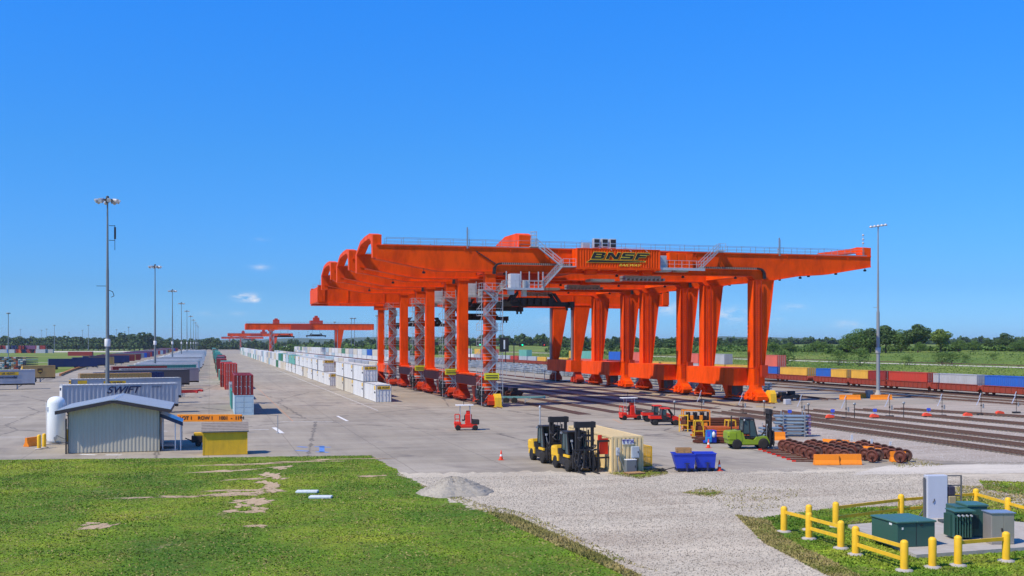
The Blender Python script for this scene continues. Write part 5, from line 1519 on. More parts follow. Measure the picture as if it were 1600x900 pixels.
t = thing('electric_meter', 'round-faced electric meter on a conduit at the corner of the cream container', 'meter', (ex + .38, ey - .16, 0)); m = MB(); m.cbox(-.14, .14, -.08, .06, 1.25, 1.85); m.lathe([(.12, -.2), (.12, -.08)], 14, (0, 0, 1.65), 'y'); m.build('meter_box', GALV, t)
m = MB(); m.path([(0, 0, 1.25), (0, 0, .8), (.1, -.05, .05)], .04); m.path([(.1, 0, 1.25), (.4, 0, .6), (.5, -.1, .1)], .04); m.build('conduit', STEEL, t)
t = thing('wooden_pallet', 'low wooden pallet lying in the weeds before the cream container', 'pallet', (ex + 1.2, ey - 1.35, .04), .1); m = MB()
for k in range(6): m.box(-.65 + k * .23, -.48 + k * .23, -.45, .45, .10, .13)
for y in (-.4, 0, .36): m.box(-.65, .67, y, y + .07, 0, .10)
m.build('slat', WOOD, t)
m = MB(); rr = random.Random(3)
for j in range(7):
    p = [Vector((rr.uniform(-.9, .5), rr.uniform(-.2, .2), .05))]
    for k in range(6): p.append(p[-1] + Vector((rr.uniform(.05, .3), rr.uniform(-.15, .15), rr.uniform(-.06, .08)))); p[-1].z = max(.04, min(.35, p[-1].z))
    m.path(p, .035, 5)
tag(m.build('cable_heap', DARK, loc=(ex + 2.9, ey - .55, .02)), 'dark tangled cables on the weeds at the right corner of the cream container', 'cable')
t = thing('wire_cage', 'yellow mesh safety cage standing right of the cream container', 'cage', (31.3, 76.2), R(2)); m = MB()
for x in (0, 1.0):
    for y in (0, 1.5): m.bar((x, y, 0), (x, y, 1.55), .06)
for z in (.1, .8, 1.55):
    for a, b in (((0, 0), (1, 0)), ((1, 0), (1, 1.5)), ((1, 1.5), (0, 1.5)), ((0, 1.5), (0, 0))): m.bar((*a, z), (*b, z), .05)
m.build('frame', YEL, t); m = MB()
for k in range(1, 16): m.bar((k / 16, 0, .1), (k / 16, 0, 1.55), .018); m.bar((1, k * 1.5 / 16, .1), (1, k * 1.5 / 16, 1.55), .018)
for k in range(1, 14): m.bar((0, 0, .1 + k * .1), (1, 0, .1 + k * .1), .018); m.bar((1, 0, .1 + k * .1), (1, 1.5, .1 + k * .1), .018)
m.box(.02, .98, .02, 1.48, .12, .15); m.build('mesh', YEL, t)

# blue tipping bins
def bin_proto():
    t = thing('tipping_bin'); m = MB()
    lo = [(-.55, -.5), (.7, -.5), (.7, .5), (-.55, .5)]; hi = [(-.85, -.68), (.78, -.68), (.78, .68), (-.85, .68)]
    def ring(pts, z, s=1): return [(x * s, y * s, z) for x, y in pts]
    vs = ring(lo, .28) + ring(hi, 1.35) + ring(hi, 1.35, .95) + ring(lo, .34, .93)
    fs = [(3, 2, 1, 0), (12, 13, 14, 15)]
    for k in range(3):
        for i in range(4): j = (i + 1) % 4; fs.append((k * 4 + i, k * 4 + j, k * 4 + 4 + j, k * 4 + 4 + i))
    m.add(vs, fs); m.bar((-.87, -.7, 1.33), (.8, -.7, 1.33), .06); m.bar((-.87, .7, 1.33), (.8, .7, 1.33), .06); m.build('hopper', BLUE, t)
    m = MB(); m.box(-.6, .75, -.4, -.28, .08, .28); m.box(-.6, .75, .28, .4, .08, .28); m.box(.1, .2, -.75, -.55, .1, .7); m.box(-.05, .35, -.76, -.7, .62, .68); m.build('fork_pocket', paint((.02, .03, .12), .5), t)
    for x in (-.4, .55):
        for s in (-1, 1): m = MB(); m.lathe([(.09, -.04), (.09, .04)], 12, (x, s * .42, .1), 'y'); m.build('caster', RUBBER, t)
    return t
b1 = at(1068, 736.5); b2 = at(1100, 735.5)
inst('bin', bin_proto, 'blue tipping bin with a wooden crate on it, left one of the pair', 'bin', b1, -YAW, 'blue tipping bins side by side')
inst('bin', None, 'blue tipping bin with nothing on it, right one of the pair', 'bin', b2, -YAW, 'blue tipping bins side by side')
t = thing('wooden_crate', 'brown slatted wooden crate resting on top of the left blue bin', 'crate', (b1[0], b1[1], 1.37), -YAW); m = MB()
for z in (0, .13, .26): m.box(-.55, .55, -.4, -.37, z, z + .09); m.box(-.55, .55, .37, .4, z, z + .09); m.box(-.55, -.52, -.37, .37, z, z + .09); m.box(.52, .55, -.37, .37, z, z + .09)
for x in (-.5, -.03, .44): m.box(x, x + .07, -.37, -.3, 0, .35); m.box(x, x + .07, .3, .37, 0, .35)
m.build('slat', WOOD, t); m = MB(); m.box(-.52, .52, -.37, .37, .0, .03); m.build('base_board', WOOD, t)

# orange storage racks, rail pieces, small blue machine
def rack_proto():
    t = thing('storage_rack'); m = MB()
    for x in (-1.4, 1.4):
        for y in (-.6, .6): m.bar((x, y, 0), (x, y, 2.2), .1)
    for z in (.25, 1.1, 2.2):
        for y in (-.6, .6): m.bar((-1.4, y, z), (1.4, y, z), .1)
        for x in (-1.4, 1.4): m.bar((x, -.6, z), (x, .6, z), .08)
    m.build('frame', ORG, t); m = MB()
    for k in range(11):
        x = -1.25 + k * .25; m.box(x, x + .1, -.45, .45, .3, 2.0 if k % 3 else 1.6)
    m.build('shelf_load', DARK, t); m = MB()
    for k in range(5): m.cbox(-1.2 + k * .5, -.85 + k * .5, -.72, -.62, .4 + (k % 2) * .8, .9 + (k % 2) * .8)
    m.build('label_plate', ORG, t); return t
def frame_proto():
    t = thing('a_frame_rack'); m = MB()
    for y in (-.45, .45):
        m.bar((-.5, y, 0), (-.35, y, 1.75), .09); m.bar((.5, y, 0), (.35, y, 1.75), .09); m.bar((-.36, y, 1.7), (.36, y, 1.7), .09); m.bar((-.45, y, .7), (.45, y, .7), .08)
    m.bar((-.35, -.45, 1.7), (-.35, .45, 1.7), .08); m.bar((.35, -.45, 1.7), (.35, .45, 1.7), .08); m.box(-.45, .45, -.5, .5, .66, .74)
    m.build('frame', YEL, t); m = MB(); m.cbox(-.35, .35, -.3, .3, .75, 1.2); m.box(-.25, .25, -.2, .2, 1.2, 1.5); m.build('load', RUST, t); return t
G_R = 'orange steel racks and frames beyond the bins'
inst('rack', rack_proto, 'wide orange storage rack packed with dark parts, right of the red utility vehicles', 'rack', at(1087, 673), -YAW, G_R)
inst('afr', frame_proto, 'yellow frame rack just left of and behind the small blue machine', 'rack', at(1091, 684), -YAW, G_R)
inst('afr', None, 'yellow frame rack between the rusty rail bundle and the green forklift', 'rack', at(1141, 683), -YAW + .2, G_R)
inst('afr', None, 'yellow frame rack at the left foot of the wide orange rack', 'rack', at(1068, 674), -YAW + 1.4, G_R)
def bundle_proto(mat):
    m = MB(); rr = random.Random(2)
    for l in range(4):
        for k in range(5):
            x = rr.uniform(-.3, .3); m.box(-2.6 + x, 2.6 + x, -.7 + k * .3, -.54 + k * .3, .12 + l * .26, .30 + l * .26)
        m.box(-1.8, -1.7, -.75, .75, .04 + l * .26, .11 + l * .26); m.box(1.7, 1.8, -.75, .75, .04 + l * .26, .11 + l * .26)
    return m.build('rail_bundle', mat)
OB = paint((.62, .12, .02), .6, dirt=.4, scale=2, name='orange_rust')
inst('bun1', lambda: bundle_proto(RUST), 'upper dark rusty bundle of steel beams behind the blue machine', 'beams', at(1122, 668), -YAW, 'bundles of steel beams')
inst('bun2', lambda: bundle_proto(OB), 'orange painted bundle of steel beams between the blue machine and green forklift', 'beams', at(1124, 683), -YAW, 'bundles of steel beams')
inst('bun1', None, 'rusty bundle of beams lying low right beside the small blue machine', 'beams', (at(1128, 692)[0], at(1128, 692)[1], -.55), -YAW, 'bundles of steel beams')
t = thing('blue_machine', 'small light blue machine with a window frame and a round tank', 'machine', at(1107, 693), -YAW + .3); m = MB(); LB = paint((.03, .30, .75), .4, name='light_blue')
for x in (-.5, 0): m.box(x, x + .1, -.5, -.4, .2, 1.3)
m.box(-.5, .1, -.5, -.4, 1.2, 1.32); m.cbox(-.5, .1, -.52, -.3, .15, .65); m.build('housing', LB, t)
m = MB(); m.cbox(.12, .65, -.4, .5, .1, 1.25); m.box(-.5, .1, -.35, .5, .1, .3); m.build('engine_box', BLUE, t); m = MB(); m.lathe([(.05, .6), (.16, .7), (.18, 1.0), (.05, 1.15)], 12, (.3, -.45, 0)); m.build('tank', WHITE, t)
m = MB(); m.box(-.6, .7, -.5, .5, 0.01, .09); m.build('base', DARK, t)
# grey tube stack
t = thing('tube_rack', 'stack of blue-grey steel tubes on a rack behind the wheelsets', 'tube stack', at(1238, 682), -YAW - .1); BG = paint((.22, .30, .38), .4, .3, name='bluegrey_tube'); m = MB()
for l in range(6):
    for k in range(3): m.tube((-1.6 - .2 * (l % 2), -.5 + k * .5, .35 + l * .34), (1.3 + .15 * (l % 3), -.5 + k * .5, .35 + l * .34), .11, n=8)
m.build('tube', BG, t); m = MB()
for x in (-1.0, 1.1):
    for y in (-.8, .8): m.bar((x, y, 0), (x, y, 2.5), .1)
    for l in range(6): m.box(x - .06, x + .06, -.8, .8, .16 + l * .34, .23 + l * .34)
m.build('rack_post', STEEL, t); m = MB()
for l in range(6): m.cbox(1.5, 1.75, -.6, .6, .25 + l * .34, .47 + l * .34)
m.build('end_cap', paint((.16, .10, .25), .5), t)
t = thing('tube_rack', 'low pile of grey tubes and brackets between the green forklift and the tube stack', 'tube stack', at(1207, 684), -YAW + .1); m = MB()
for l in range(3):
    for k in range(3): m.tube((-1.3, -.4 + k * .4, .3 + l * .33), (1.2, -.4 + k * .4, .3 + l * .33), .1, n=8)
m.build('tube', BG, t); m = MB()
for x in (-.8, .8): m.box(x, x + .1, -.6, .6, .02, 1.2)
m.build('rack_post', RUST, t)

# wheelsets
def wheelset_proto():
    t = thing('wheelset')
    m = MB(); m.lathe([(.07, -1.05), (.08, -.8), (.1, -.6), (.085, 0), (.1, .6), (.08, .8), (.07, 1.05)], 12, (0, 0, .47), 'x'); m.build('axle', RUST, t)
    for s in (-1, 1):
        m = MB(); a = s * .72
        pr_ = [(.10, -.10), (.16, -.10), (.18, -.03), (.36, -.03), (.38, -.07), (.46, -.07), (.465, .05), (.50, .06), (.50, .09), (.38, .09), (.36, .03), (.18, .03), (.16, .10), (.10, .10)]
        m.lathe([(r_, a - s * z) for r_, z in pr_], 24, (0, 0, .50), 'x'); m.build('wheel', paint((.12, .030, .018) if s < 0 else (.07, .03, .025), .6, dirt=.4, scale=4, name='wheel_rust'), t)
    return t
a0 = Vector(at(1216, 705)); u = (Vector(at(1262, 720)) - a0).normalized(); vv = Vector((u.y, -u.x)) * -1
if vv.x < 0: vv = -vv
n = 0; cols = ['first', 'second', 'third', 'fourth']
wr = random.Random(9)
for j in range(4):
    for i in range(7):
        if j == 0 and i > 5: continue
        p = a0 + u * (i * 1.42 - .6 + j * .5) + vv * (j * 2.05 + .9)
        if j > 0 and i == 4 and j == 2: continue
        inst('ws', wheelset_proto, f"rusty railway wheelset, {ordn(i)} from the back in the {cols[j]} column from the left", 'wheelset', (p.x, p.y, .02), -YAW + R(52) + wr.uniform(-.08, .08), 'railway wheelsets set out in columns')
        n += 1
for k in range(8):
    p = a0 + u * (k * 1.32 - .8)
    m = MB(); m.box(-1.2, 3.4, -.05, .05, 0.01, .10); m.mi = 1; m.box(-1.5, -1.2, -.07, .07, 0.01, .12); tag(m.build('floor_rail', [RUST, REDV], loc=(p.x, p.y, .01), rz=-YAW), f"rusty floor rail with a red tip, {ordn(k)} from the back under the wheelsets", 'rail', 'floor rails carrying the wheelsets')
G_B = 'orange concrete barriers around the wheelsets'
barrier(1291, 726.5, -YAW + .02, 'front orange barrier before the wheelsets, left piece', 1.9, G_B)
barrier(1326, 726, -YAW + .02, 'front orange barrier before the wheelsets, right piece', 1.9, G_B)
bk = [(1306, 701), (1326, 705), (1347, 709), (1368, 713.5), (1388, 717)]
for i, (a, b) in enumerate(bk):
    barrier(a, b, R(-55), f"orange barrier in the slanting row behind the wheelsets, {ordn(i)} from the back", 2.4, G_B)
barrier(1403, 721.5, -YAW, 'orange barrier closing the right end of the slanting row', 1.2, G_B)
barrier(1216, 688, -YAW, 'orange barrier piece peeking out behind the wheelsets near the tube stack', 1.3, G_B)
for i, (a, b) in enumerate(((1331, 703), (1362, 710), (1391, 715))):
    m = MB(); m.box(-.1, .1, -.02, .02, .8, 1.25); m.bar((0, .05, 0.01), (0, .05, 1.2), .05); tag(m.build('marker_board', WHITE, loc=at(a, b - 1.5)), f"small white marker board behind the slanting barriers, {ordn(i)} from the left", 'marker', 'white marker boards')
# barriers and cabinet at the foot of the right mast
barrier(1328, 624.5, -YAW - .05, 'yellow-orange barrier left of the right lamp mast, outer piece', 3.4, 'orange barriers around the right lamp mast')
barrier(1343, 622, -YAW + .1, 'yellow-orange barrier left of the right lamp mast, inner piece', 2.4, 'orange barriers around the right lamp mast')
barrier(1377, 624.5, -YAW + .1, 'dull orange barrier right in front of the right lamp mast', 3.6, 'orange barriers around the right lamp mast')
box_on('floor_cabinet', 'grey electric cabinet standing beside the foot of the right lamp mast', 'cabinet', *at(1358, 622), .02, 1.1, .7, 1.3, paint((.26, .25, .23), .5))

# trackside equipment
def flagpole_proto():
    t = thing('track_post'); m = MB(); m.tube((0, 0, 0), (0, 0, 2.9), .035, n=8); m.lathe([(.08, 1.15), (.1, 1.3), (.05, 1.4)], 8); m.box(-.5, .5, -.22, .22, 0.01, .22); m.build('post', DARK, t)
    m = MB(); m.cbox(.18, .38, -.08, .08, .9, 1.5); m.build('switch_box', STEEL, t)
    m = MB(); m.bar((-.25, 0, 2.3), (.0, 0, 2.9), .12, .05); m.bar((-.6, 0, 1.3), (-.1, 0, 2.4), .16, .04); m.build('flag', paint((.45, .5, .62), .5), t); return t
for i, (a, b) in enumerate(((1096, 643), (1161, 648), (1253, 652), (1322, 655), (1390, 652), (1472, 651), (1533, 649), (1588, 646))):
    inst('tp', flagpole_proto, f"slim track post with a slanted flag by the track ends, {ordn(i)} from the left", 'post', (*at(a, b), .03), -YAW, 'slim posts with flags at the track ends')
def disc_proto():
    t = thing('disc_signal'); m = MB(); m.tube((0, 0, 0), (0, 0, 1.8), .05, n=8); m.build('post', DARK, t); m = MB(); m.lathe([(.02, -.04), (.17, -.04), (.17, .04), (.02, .04)], 14, (0, 0, 1.85), 'y'); m.build('disc', STEEL, t); return t
for i, (a, b) in enumerate(((1054, 651), (1194, 650), (1263, 656), (1335, 655), (1412, 653))):
    inst('ds', disc_proto, f"dark post with a small round disc near the track ends, {ordn(i)} from the left", 'signal', (*at(a, b), .03), -YAW, 'disc posts by the track ends')
def blueflag_proto():
    m = MB(); m.box(-.25, .25, -.02, .02, .35, .75); m.bar((0, 0, 0), (0, 0, .5), .04); m.box(-.2, .2, -.2, .2, 0, .05); return m.build('blue_flag', paint((.05, .10, .6), .5, name='flag_blue'))
for i, (a, b) in enumerate(((1234, 650), (1301, 649), (1367, 648), (1451, 647))):
    inst('bf', blueflag_proto, f"little blue flag board standing on the track, {ordn(i)} from the left", 'flag', (*at(a, b), .05), -YAW, 'blue flag boards on the tracks')
def derail_proto():
    m = MB(); m.prism([(-.55, 0), (.55, 0), (.4, .3), (-.1, .42), (-.4, .3)], -.3, .3); return m.build('derail_block', paint((.85, .08, .03), .5, name='derail_red'))
for i, (a, b) in enumerate(((1297, 655), (1366, 654), (1448, 652), (1512, 652), (1562, 649))):
    inst('dr', derail_proto, f"bright red derail block lying on a track, {ordn(i)} from the left", 'derail block', (*at(a, b), .18), -YAW, 'red derail blocks on the tracks')

# low flat trailer and dark bogies beneath the crane
o = chassis(7.5, 'teal', (*at(815, 629), -.15), -YAW, 'low teal chassis lying under the nearest crane beside the left leg')
def bogie_thing():
    t = thing('rail_bogie'); m = MB()
    for s in (-1, 1): m.prism([(-1.3, .45), (-.6, .4), (0, .3), (.6, .4), (1.3, .45), (1.3, .7), (.5, .95), (-.5, .95), (-1.3, .7)], s * .95 - .08, s * .95 + .08)
    m.box(-.3, .3, -.95, .95, .5, .9); m.cbox(-.5, .6, -.4, .4, .9, 1.5); m.build('frame', DARK, t)
    for x in (-.85, .85):
        m = MB(); m.tube((x, -.9, .46), (x, .9, .46), .07); m.lathe([(.46, -.80), (.46, -.68)], 16, (x, 0, .46), 'y'); m.lathe([(.46, .68), (.46, .80)], 16, (x, 0, .46), 'y'); m.build('wheelset', RUST, t)
    return t
for i, (a, b, l) in enumerate(((803, 620, 'dark rail bogie on a track under the nearest crane, behind the teal chassis'), (788, 619, 'dark rail bogie left of another one under the nearest crane'), (1222, 628, 'dark rail bogie right of the yellow buffer at the right crane leg'), (1236, 626, 'dark rail bogie farther right of the yellow buffer, beyond its twin'))):
    inst('rb', bogie_thing, l, 'bogie', (*at(a, b), .1), -YAW + .6, 'loose rail bogies near the cranes')
box_on('floor_cabinet', 'pale low cabinet on the ground right of the right yellow buffer', 'cabinet', *at(1230, 632), .02, 1.0, .7, .8, paint((.50, .50, .52), .5))
# long pale beams lying along the right crane rail
for i, (a, b) in enumerate((((1095, 625), (1152, 634)), ((1067, 620), (1086, 623)), ((985, 611), (1045, 619)), ((1183, 636), (1210, 638)))):
    m = MB(); p = at(*a); q = at(*b); m.bar((*p, .12), (*q, .12), .5, .18)
    for k in range(20):
        c = Vector(p).lerp(Vector(q), (k + .5) / 20); m.bar((c.x - .3, c.y, .22), (c.x + .3, c.y, .22), .06, .04)
    tag(m.build('cable_trough', paint((.48, .36, .22), .7, dirt=.3, name='trough_tan')), f"long tan cable trough cover beside the right crane rail, {ordn(i)} from the near one", 'trough', 'cable troughs beside the crane rail')

# signal bridge beyond the yard
for i, (px0, px1, py, d, heads) in enumerate(((735, 790, 538, 460, (748, 779)), (803, 862, 538, 440, (814, 850)), (640, 700, 536, 500, (655, 683)))):
    a = atd(px0, d); b = atd(px1, d); zt = CAM_H + (536 - py) * d / F_PX + .6
    t = thing('signal_bridge', f"dark signal bridge with green lamps beyond the yard, {('middle', 'rightmost', 'leftmost')[i]} of the three", 'signal bridge', (*a, 0), group='signal bridges beyond the yard')
    dx, dy = b[0] - a[0], b[1] - a[1]; g0 = ter(a[0], a[1]); m = MB()
    for q in (0, .35): m.bar((0, q, zt), (dx, dy + q, zt), .12); m.bar((0, q, zt + .7), (dx, dy + q, zt + .7), .12)
    for k in range(16):
        c = k / 16; e = (k + 1) / 16; m.bar((dx * c, dy * c, zt), (dx * e, dy * e, zt + .7), .07)
    m.bar((0, 0, g0), (0, 0, zt + .7), .3); m.bar((dx, dy, g0), (dx, dy, zt + .7), .3); m.build('truss', DARK, t)
    for h in heads:
        f = (h - px0) / (px1 - px0); m = MB(); m.cbox(dx * f - .9, dx * f + .9, dy * f - .35, dy * f - .05, zt - 1.5, zt - .2); hd = m.build('signal_head', DARK, t)
        if h in (748, 779, 814): m = MB(); m.lathe([(.32, -.5), (.3, -.36)], 10, (dx * f + .5, dy * f, zt - .85), 'y'); m.build('lamp', emit((.0, .9, .35), 2), hd)
        elif h == 850: m = MB(); m.lathe([(.2, -.5), (.2, -.36)], 10, (dx * f, dy * f, zt - .85), 'y'); m.build('lamp', emit((.9, .05, .02), 1), hd)
# orange kerb at the edge of the left grass
m = MB(); kp = [at(94, 587.5), at(112, 580), at(134, 573)]
for p, q in zip(kp, kp[1:]): m.bar((*p, .35), (*q, .35), .5, .7)
tag(m.build('kerb', paint((.55, .22, .06), .7, dirt=.3)), kind='structure')
m = MB(); cst = random.Random(12)
cc = [paint(c, .6) for c in ((.5, .5, .5), (.03, .04, .08), (.3, .06, .04), (.10, .25, .35), (.02, .02, .02), (.25, .18, .1))]
for k in range(16):
    t = thing('chassis_stack', f"dark pile of stacked chassis at the left edge, {ordn(k)} from the left in the row", 'chassis', atd(-6 + k * 3.6, 400 - k * 1.2), -YAW + R(90), 'stacked chassis at the left edge of the grass')
    for l in range(7):
        m = MB(); z = .4 + l * .62
        m.box(-5, 5, -.45, -.3, z, z + .2); m.box(-5, 5, .3, .45, z, z + .2); m.box(-5.1, -4.8, -.42, .42, z - .05, z + .25)
        for s in (-1, 1): m.lathe([(.28, -.06), (.28, .06)], 8, (-5.0, s * .3 , z + .05), 'x')
        m.build('chassis_frame', cc[cst.randrange(6)], t)
# ================================================================== fenced electric enclosure, bottom right
def pp(px, py, z=0.0): return at(px, py, z)
padpts = [pp(1322, 826), pp(1432, 873), pp(1640, 858), (46, 47), pp(1480, 815)]
m = MB(); m.prism([pp(1325, 826), pp(1432, 874), pp(1625, 860), pp(1600, 822), pp(1480, 812)], 0.0, .2, 'xy'); tag(m.build('concrete_pad', CONC), kind='structure')
G_E = 'yellow bollards fencing the electric enclosure'
ENC = [(1225, 832, 'at the far left corner of the enclosure, carrying one rail'), (1264, 843, 'second from the left, in front of another, carrying two rails'), (1264, 829, 'hidden behind the second from the left in the enclosure'),
       (1314, 858, 'left of the gap on the left side of the enclosure'), (1337, 868, 'right of the gap on the left side of the enclosure'), (1413, 893, 'nearest the camera, at the bottom corner of the enclosure'),
       (1457, 888, 'standing alone with no rails at the front of the enclosure'), (1497, 885, 'at the left end of the front rail of the enclosure'), (1572, 878, 'at the right end of the front rail of the enclosure'),
       (1306, 824, 'at the left end of the rear double rail, behind the green box'), (1408, 810, 'in the middle of the rear double rail'), (1525, 800, 'at the rear corner, right behind the tall grey panel'), (1575, 816, 'at the right side of the enclosure, half behind the steel cabinet')]
B = {}
for i, (a, b, l) in enumerate(ENC):
    o = bollard(a, b, 'yellow bollard ' + l, G_E); B[i] = o.location
def rail_(i, j, zs, lab):
    m = MB()
    for z in zs:
        p = Vector((B[i].x, B[i].y, z)); q = Vector((B[j].x, B[j].y, z)); d = (q - p).normalized() * .1
        m.bar(p + d, q - d, .07, .15)
    tag(m.build('guard_rail', YEL), lab, 'guard rail', 'yellow guard rails between the bollards')
rail_(0, 1, (1.02,), 'single yellow rail at the far left between the first two bollards')
rail_(1, 3, (1.02, .55), 'pair of yellow rails left of the gap in the bollard row')
rail_(4, 5, (1.02, .5), 'pair of yellow rails right of the gap, before the green box')
rail_(7, 8, (1.0,), 'single yellow rail at the front right of the enclosure')
rail_(9, 10, (1.0, .5), 'pair of yellow rails at the back, left half')
rail_(10, 11, (1.0, .5), 'pair of yellow rails at the back, running behind the tall grey panel')
rail_(11, 12, (1.0,), 'single yellow rail at the back right corner of the enclosure')
o = bollard(1640, 836, 'yellow bollard just outside the right edge of the photo', G_E); B[13] = o.location
rail_(12, 13, (1.0,), 'single yellow rail leaving the right edge of the photo')
GR = paint((0.035, 0.105, 0.085), 0.38, dirt=.15, scale=1.5, name='transformer_green')
GR2 = paint((0.05, 0.14, 0.115), 0.38, dirt=.15, scale=1.5)
EZ_ = -YAW + R(12)
def corner(px, py, z=.2): return Vector((*at(px, py, z), z))
# low green box: near-left corner at (1402,857), right (1461,857), left-back (1373,846)
c = corner(1402, 856); r_ = corner(1461, 853); lb_ = corner(1373, 843)
ang = math.atan2(r_.y - c.y, r_.x - c.x); wd = (r_ - c).length; dp = (lb_ - c).length
t = thing('junction_box', 'low wide dark green metal box with hinged lids on the concrete pad', 'electric box', tuple(c), ang)
m = MB(); m.cbox(0, wd, 0, dp, 0, 1.08, .02); m.build('body', GR, t)
m = MB(); m.cbox(-.06, wd * .5 - .01, -.06, dp + .04, 1.08, 1.17, .03); m.build('lid', GR2, t); m = MB(); m.cbox(wd * .5 + .01, wd + .06, -.06, dp + .04, 1.08, 1.17, .03); m.build('lid', GR2, t)
m = MB(); m.box(wd * .12, wd * .16, -.012, 0, .8, .9); m.box(-.012, 0, dp * .2, dp * .3, .95, 1.05); m.build('label_plate', WHITE, t)
m = MB(); m.box(wd * .5 - .01, wd * .5 + .01, -.01, 0, .05, 1.05); m.box(wd * .6, wd * .68, -.03, 0, .95, 1.0); m.build('latch', DARK, t)
# transformer with fins
c = corner(1500, 842); t = thing('transformer', 'tall dark green transformer with cooling fins on the concrete pad', 'transformer', tuple(c), -YAW + R(3))
m = MB(); m.cbox(0, 1.5, .35, 1.5, 0, 1.45, .02); m.cbox(-.35, .55, -.1, .7, .05, 1.3, .02); m.build('tank', GR, t)
m = MB()
for k in range(7): m.box(-.42 + k * .13, -.37 + k * .13, -.3, -.1, .12, 1.15)
for k in range(6): m.box(-.5, -.35, -.02 + k * .12, .02 + k * .12, .12, 1.15)
m.build('cooling_fin', GR, t)
m = MB(); m.prism([(-.4, 1.30), (.6, 1.30), (.6, 1.38), (-.4, 1.34)], -.35, .72); m.cbox(.5, 1.55, .3, 1.55, 1.45, 1.55, .02); m.build('lid', GR2, t)
m = MB(); m.box(.62, .95, .1, .34, .45, 1.1); m.box(.66, .91, .08, .1, .5, 1.05); m.build('control_box', paint((.02, .05, .045), .5), t)
m = MB()
for k in range(4): m.lathe([(.05, -.12), (.05, 0)], 8, (-.25 + k * .2, -.35, 1.15), 'y')
m.build('bushing', GALV, t)
c = corner(1549, 851); t = thing('steel_cabinet', 'narrow brushed steel cabinet with a latch at the right edge of the concrete pad', 'cabinet', tuple(c), -YAW + R(3))
SS = paint((0.42, 0.38, 0.33), 0.35, .5, dirt=.2, name='brushed_steel')
m = MB(); m.cbox(0, 1.08, 0, .8, 0, 1.42, .015); m.build('body', SS, t); m = MB(); m.box(.03, .55, -.012, 0, .05, 1.36); m.box(.57, 1.05, -.012, 0, .05, 1.36); dr = m.build('door', SS, t)
m = MB(); m.box(.46, .51, -.06, -.012, .6, .75); m.build('handle', DARK, dr); m = MB(); m.prism([(-.05, 1.42), (1.13, 1.42), (1.13, 1.46), (-.05, 1.46)], -.06, .86); m.build('lid', paint((.3, .36, .45), .35, .4), t)
c = corner(1449, 815, .02); t = thing('control_panel', 'tall pale grey electric panel on a frame behind the green boxes', 'electric panel', tuple(c), -YAW + R(6))
PG = paint((.50, .53, .60), .4, dirt=.1, name='panel_grey')
m = MB(); m.cbox(0, 1.12, 0, .42, .12, 2.42, .02); m.build('cabinet', PG, t); m = MB(); m.box(.04, 1.08, -.02, 0, .17, 2.37); dr = m.build('door', PG, t)
m = MB(); m.path([(.28, -.05, 1.0), (.36, -.06, 1.1), (.36, -.05, 1.2)], .02); m.build('handle', DARK, dr)
m = MB(); m.box(-.1, 1.25, -.05, .5, 0, .12); m.box(-.14, -.05, .1, .2, 0, 2.3); m.bar((1.2, .25, 0), (1.2, .25, 2.3), .07); m.bar((2.0, .25, 0), (2.0, .25, 2.38), .07); m.bar((1.15, .25, 2.36), (2.0, .25, 2.36), .06); m.bar((1.15, .25, 1.85), (2.0, .25, 1.85), .06)
m.bar((1.15, .25, 1.3), (2.0, .25, 1.3), .05); m.bar((-.5, .3, 0), (-.05, .3, .6), .05); m.build('frame', paint((.14, .14, .14), .5), t)
m = MB(); m.cbox(1.18, 1.55, .0, .22, 1.35, 1.82); m.build('meter_box', paint((.03, .03, .06), .5), t); m = MB(); m.cbox(1.18, 1.6, -.02, .22, .75, 1.32); m.build('junction_box', paint((.36, .30, .16), .6), t)
m = MB(); m.box(1.15, 1.8, .0, .1, .15, .7); m.build('trunking', YEL, t)
m = MB(); m.box(-.7, .7, -.3, .3, 0, .12); tag(m.build('plinth', paint((.06, .075, .08), .6), loc=(*at(1490, 822), .2), rz=-YAW), 'dark low plinth between the grey panel and the green boxes', 'plinth')

# gravel heap and slabs
x, y = at(712, 771)
n = 56; m = MB(); vs = []; rr = random.Random(4); rings = 22
for i in range(rings + 1):
    for k in range(n):
        a = 2 * math.pi * k / n; rad = i / rings
        R_ = 2.3 * (1 + .10 * math.sin(2 * a + 1) + .06 * math.sin(5 * a) + .03 * math.sin(9 * a + 2))
        q = rad * R_; hgt = 1.22 * max(0, 1 - rad) ** .92 * (1 + .10 * math.sin(3 * a + 2) * rad) + rr.uniform(-.035, .035) * (rad < 1)
        hgt = hgt - .16 * math.exp(-(rad / .14) ** 2)
        vs.append((q * math.cos(a) * 1.0 - .25 * (1 - rad), q * math.sin(a) * .95, hgt - (.03 if i == rings else 0)))
m.add(vs, [(i * n + k, i * n + (k + 1) % n, (i + 1) * n + (k + 1) % n, (i + 1) * n + k) for i in range(rings) for k in range(n)])
tag(m.build('gravel_heap', mat_gravel((.36, .325, .265), (.12, .105, .085), (.27, .24, .195), 'heap_gravel'), loc=(x, y, 0.015)), 'heap of grey crushed stone where lawn meets gravel', 'gravel heap')
SL = paint((.62, .68, .70), .7, dirt=.25, scale=3, name='pale_slab')
for (a, b, l) in ((480, 770.5, 'rear pale slab lying in the lawn, left of its twin'), (501, 779, 'front pale slab lying in the lawn, right of its twin')):
    m = MB(); m.cbox(-.68, .68, -.32, .32, 0, .14, .03); m.box(-.6, .6, -.02, .02, .14, .145); tag(m.build('pale_slab', SL, loc=(*at(a, b), .03), rz=-YAW), l, 'slab', 'pale slabs in the lawn')

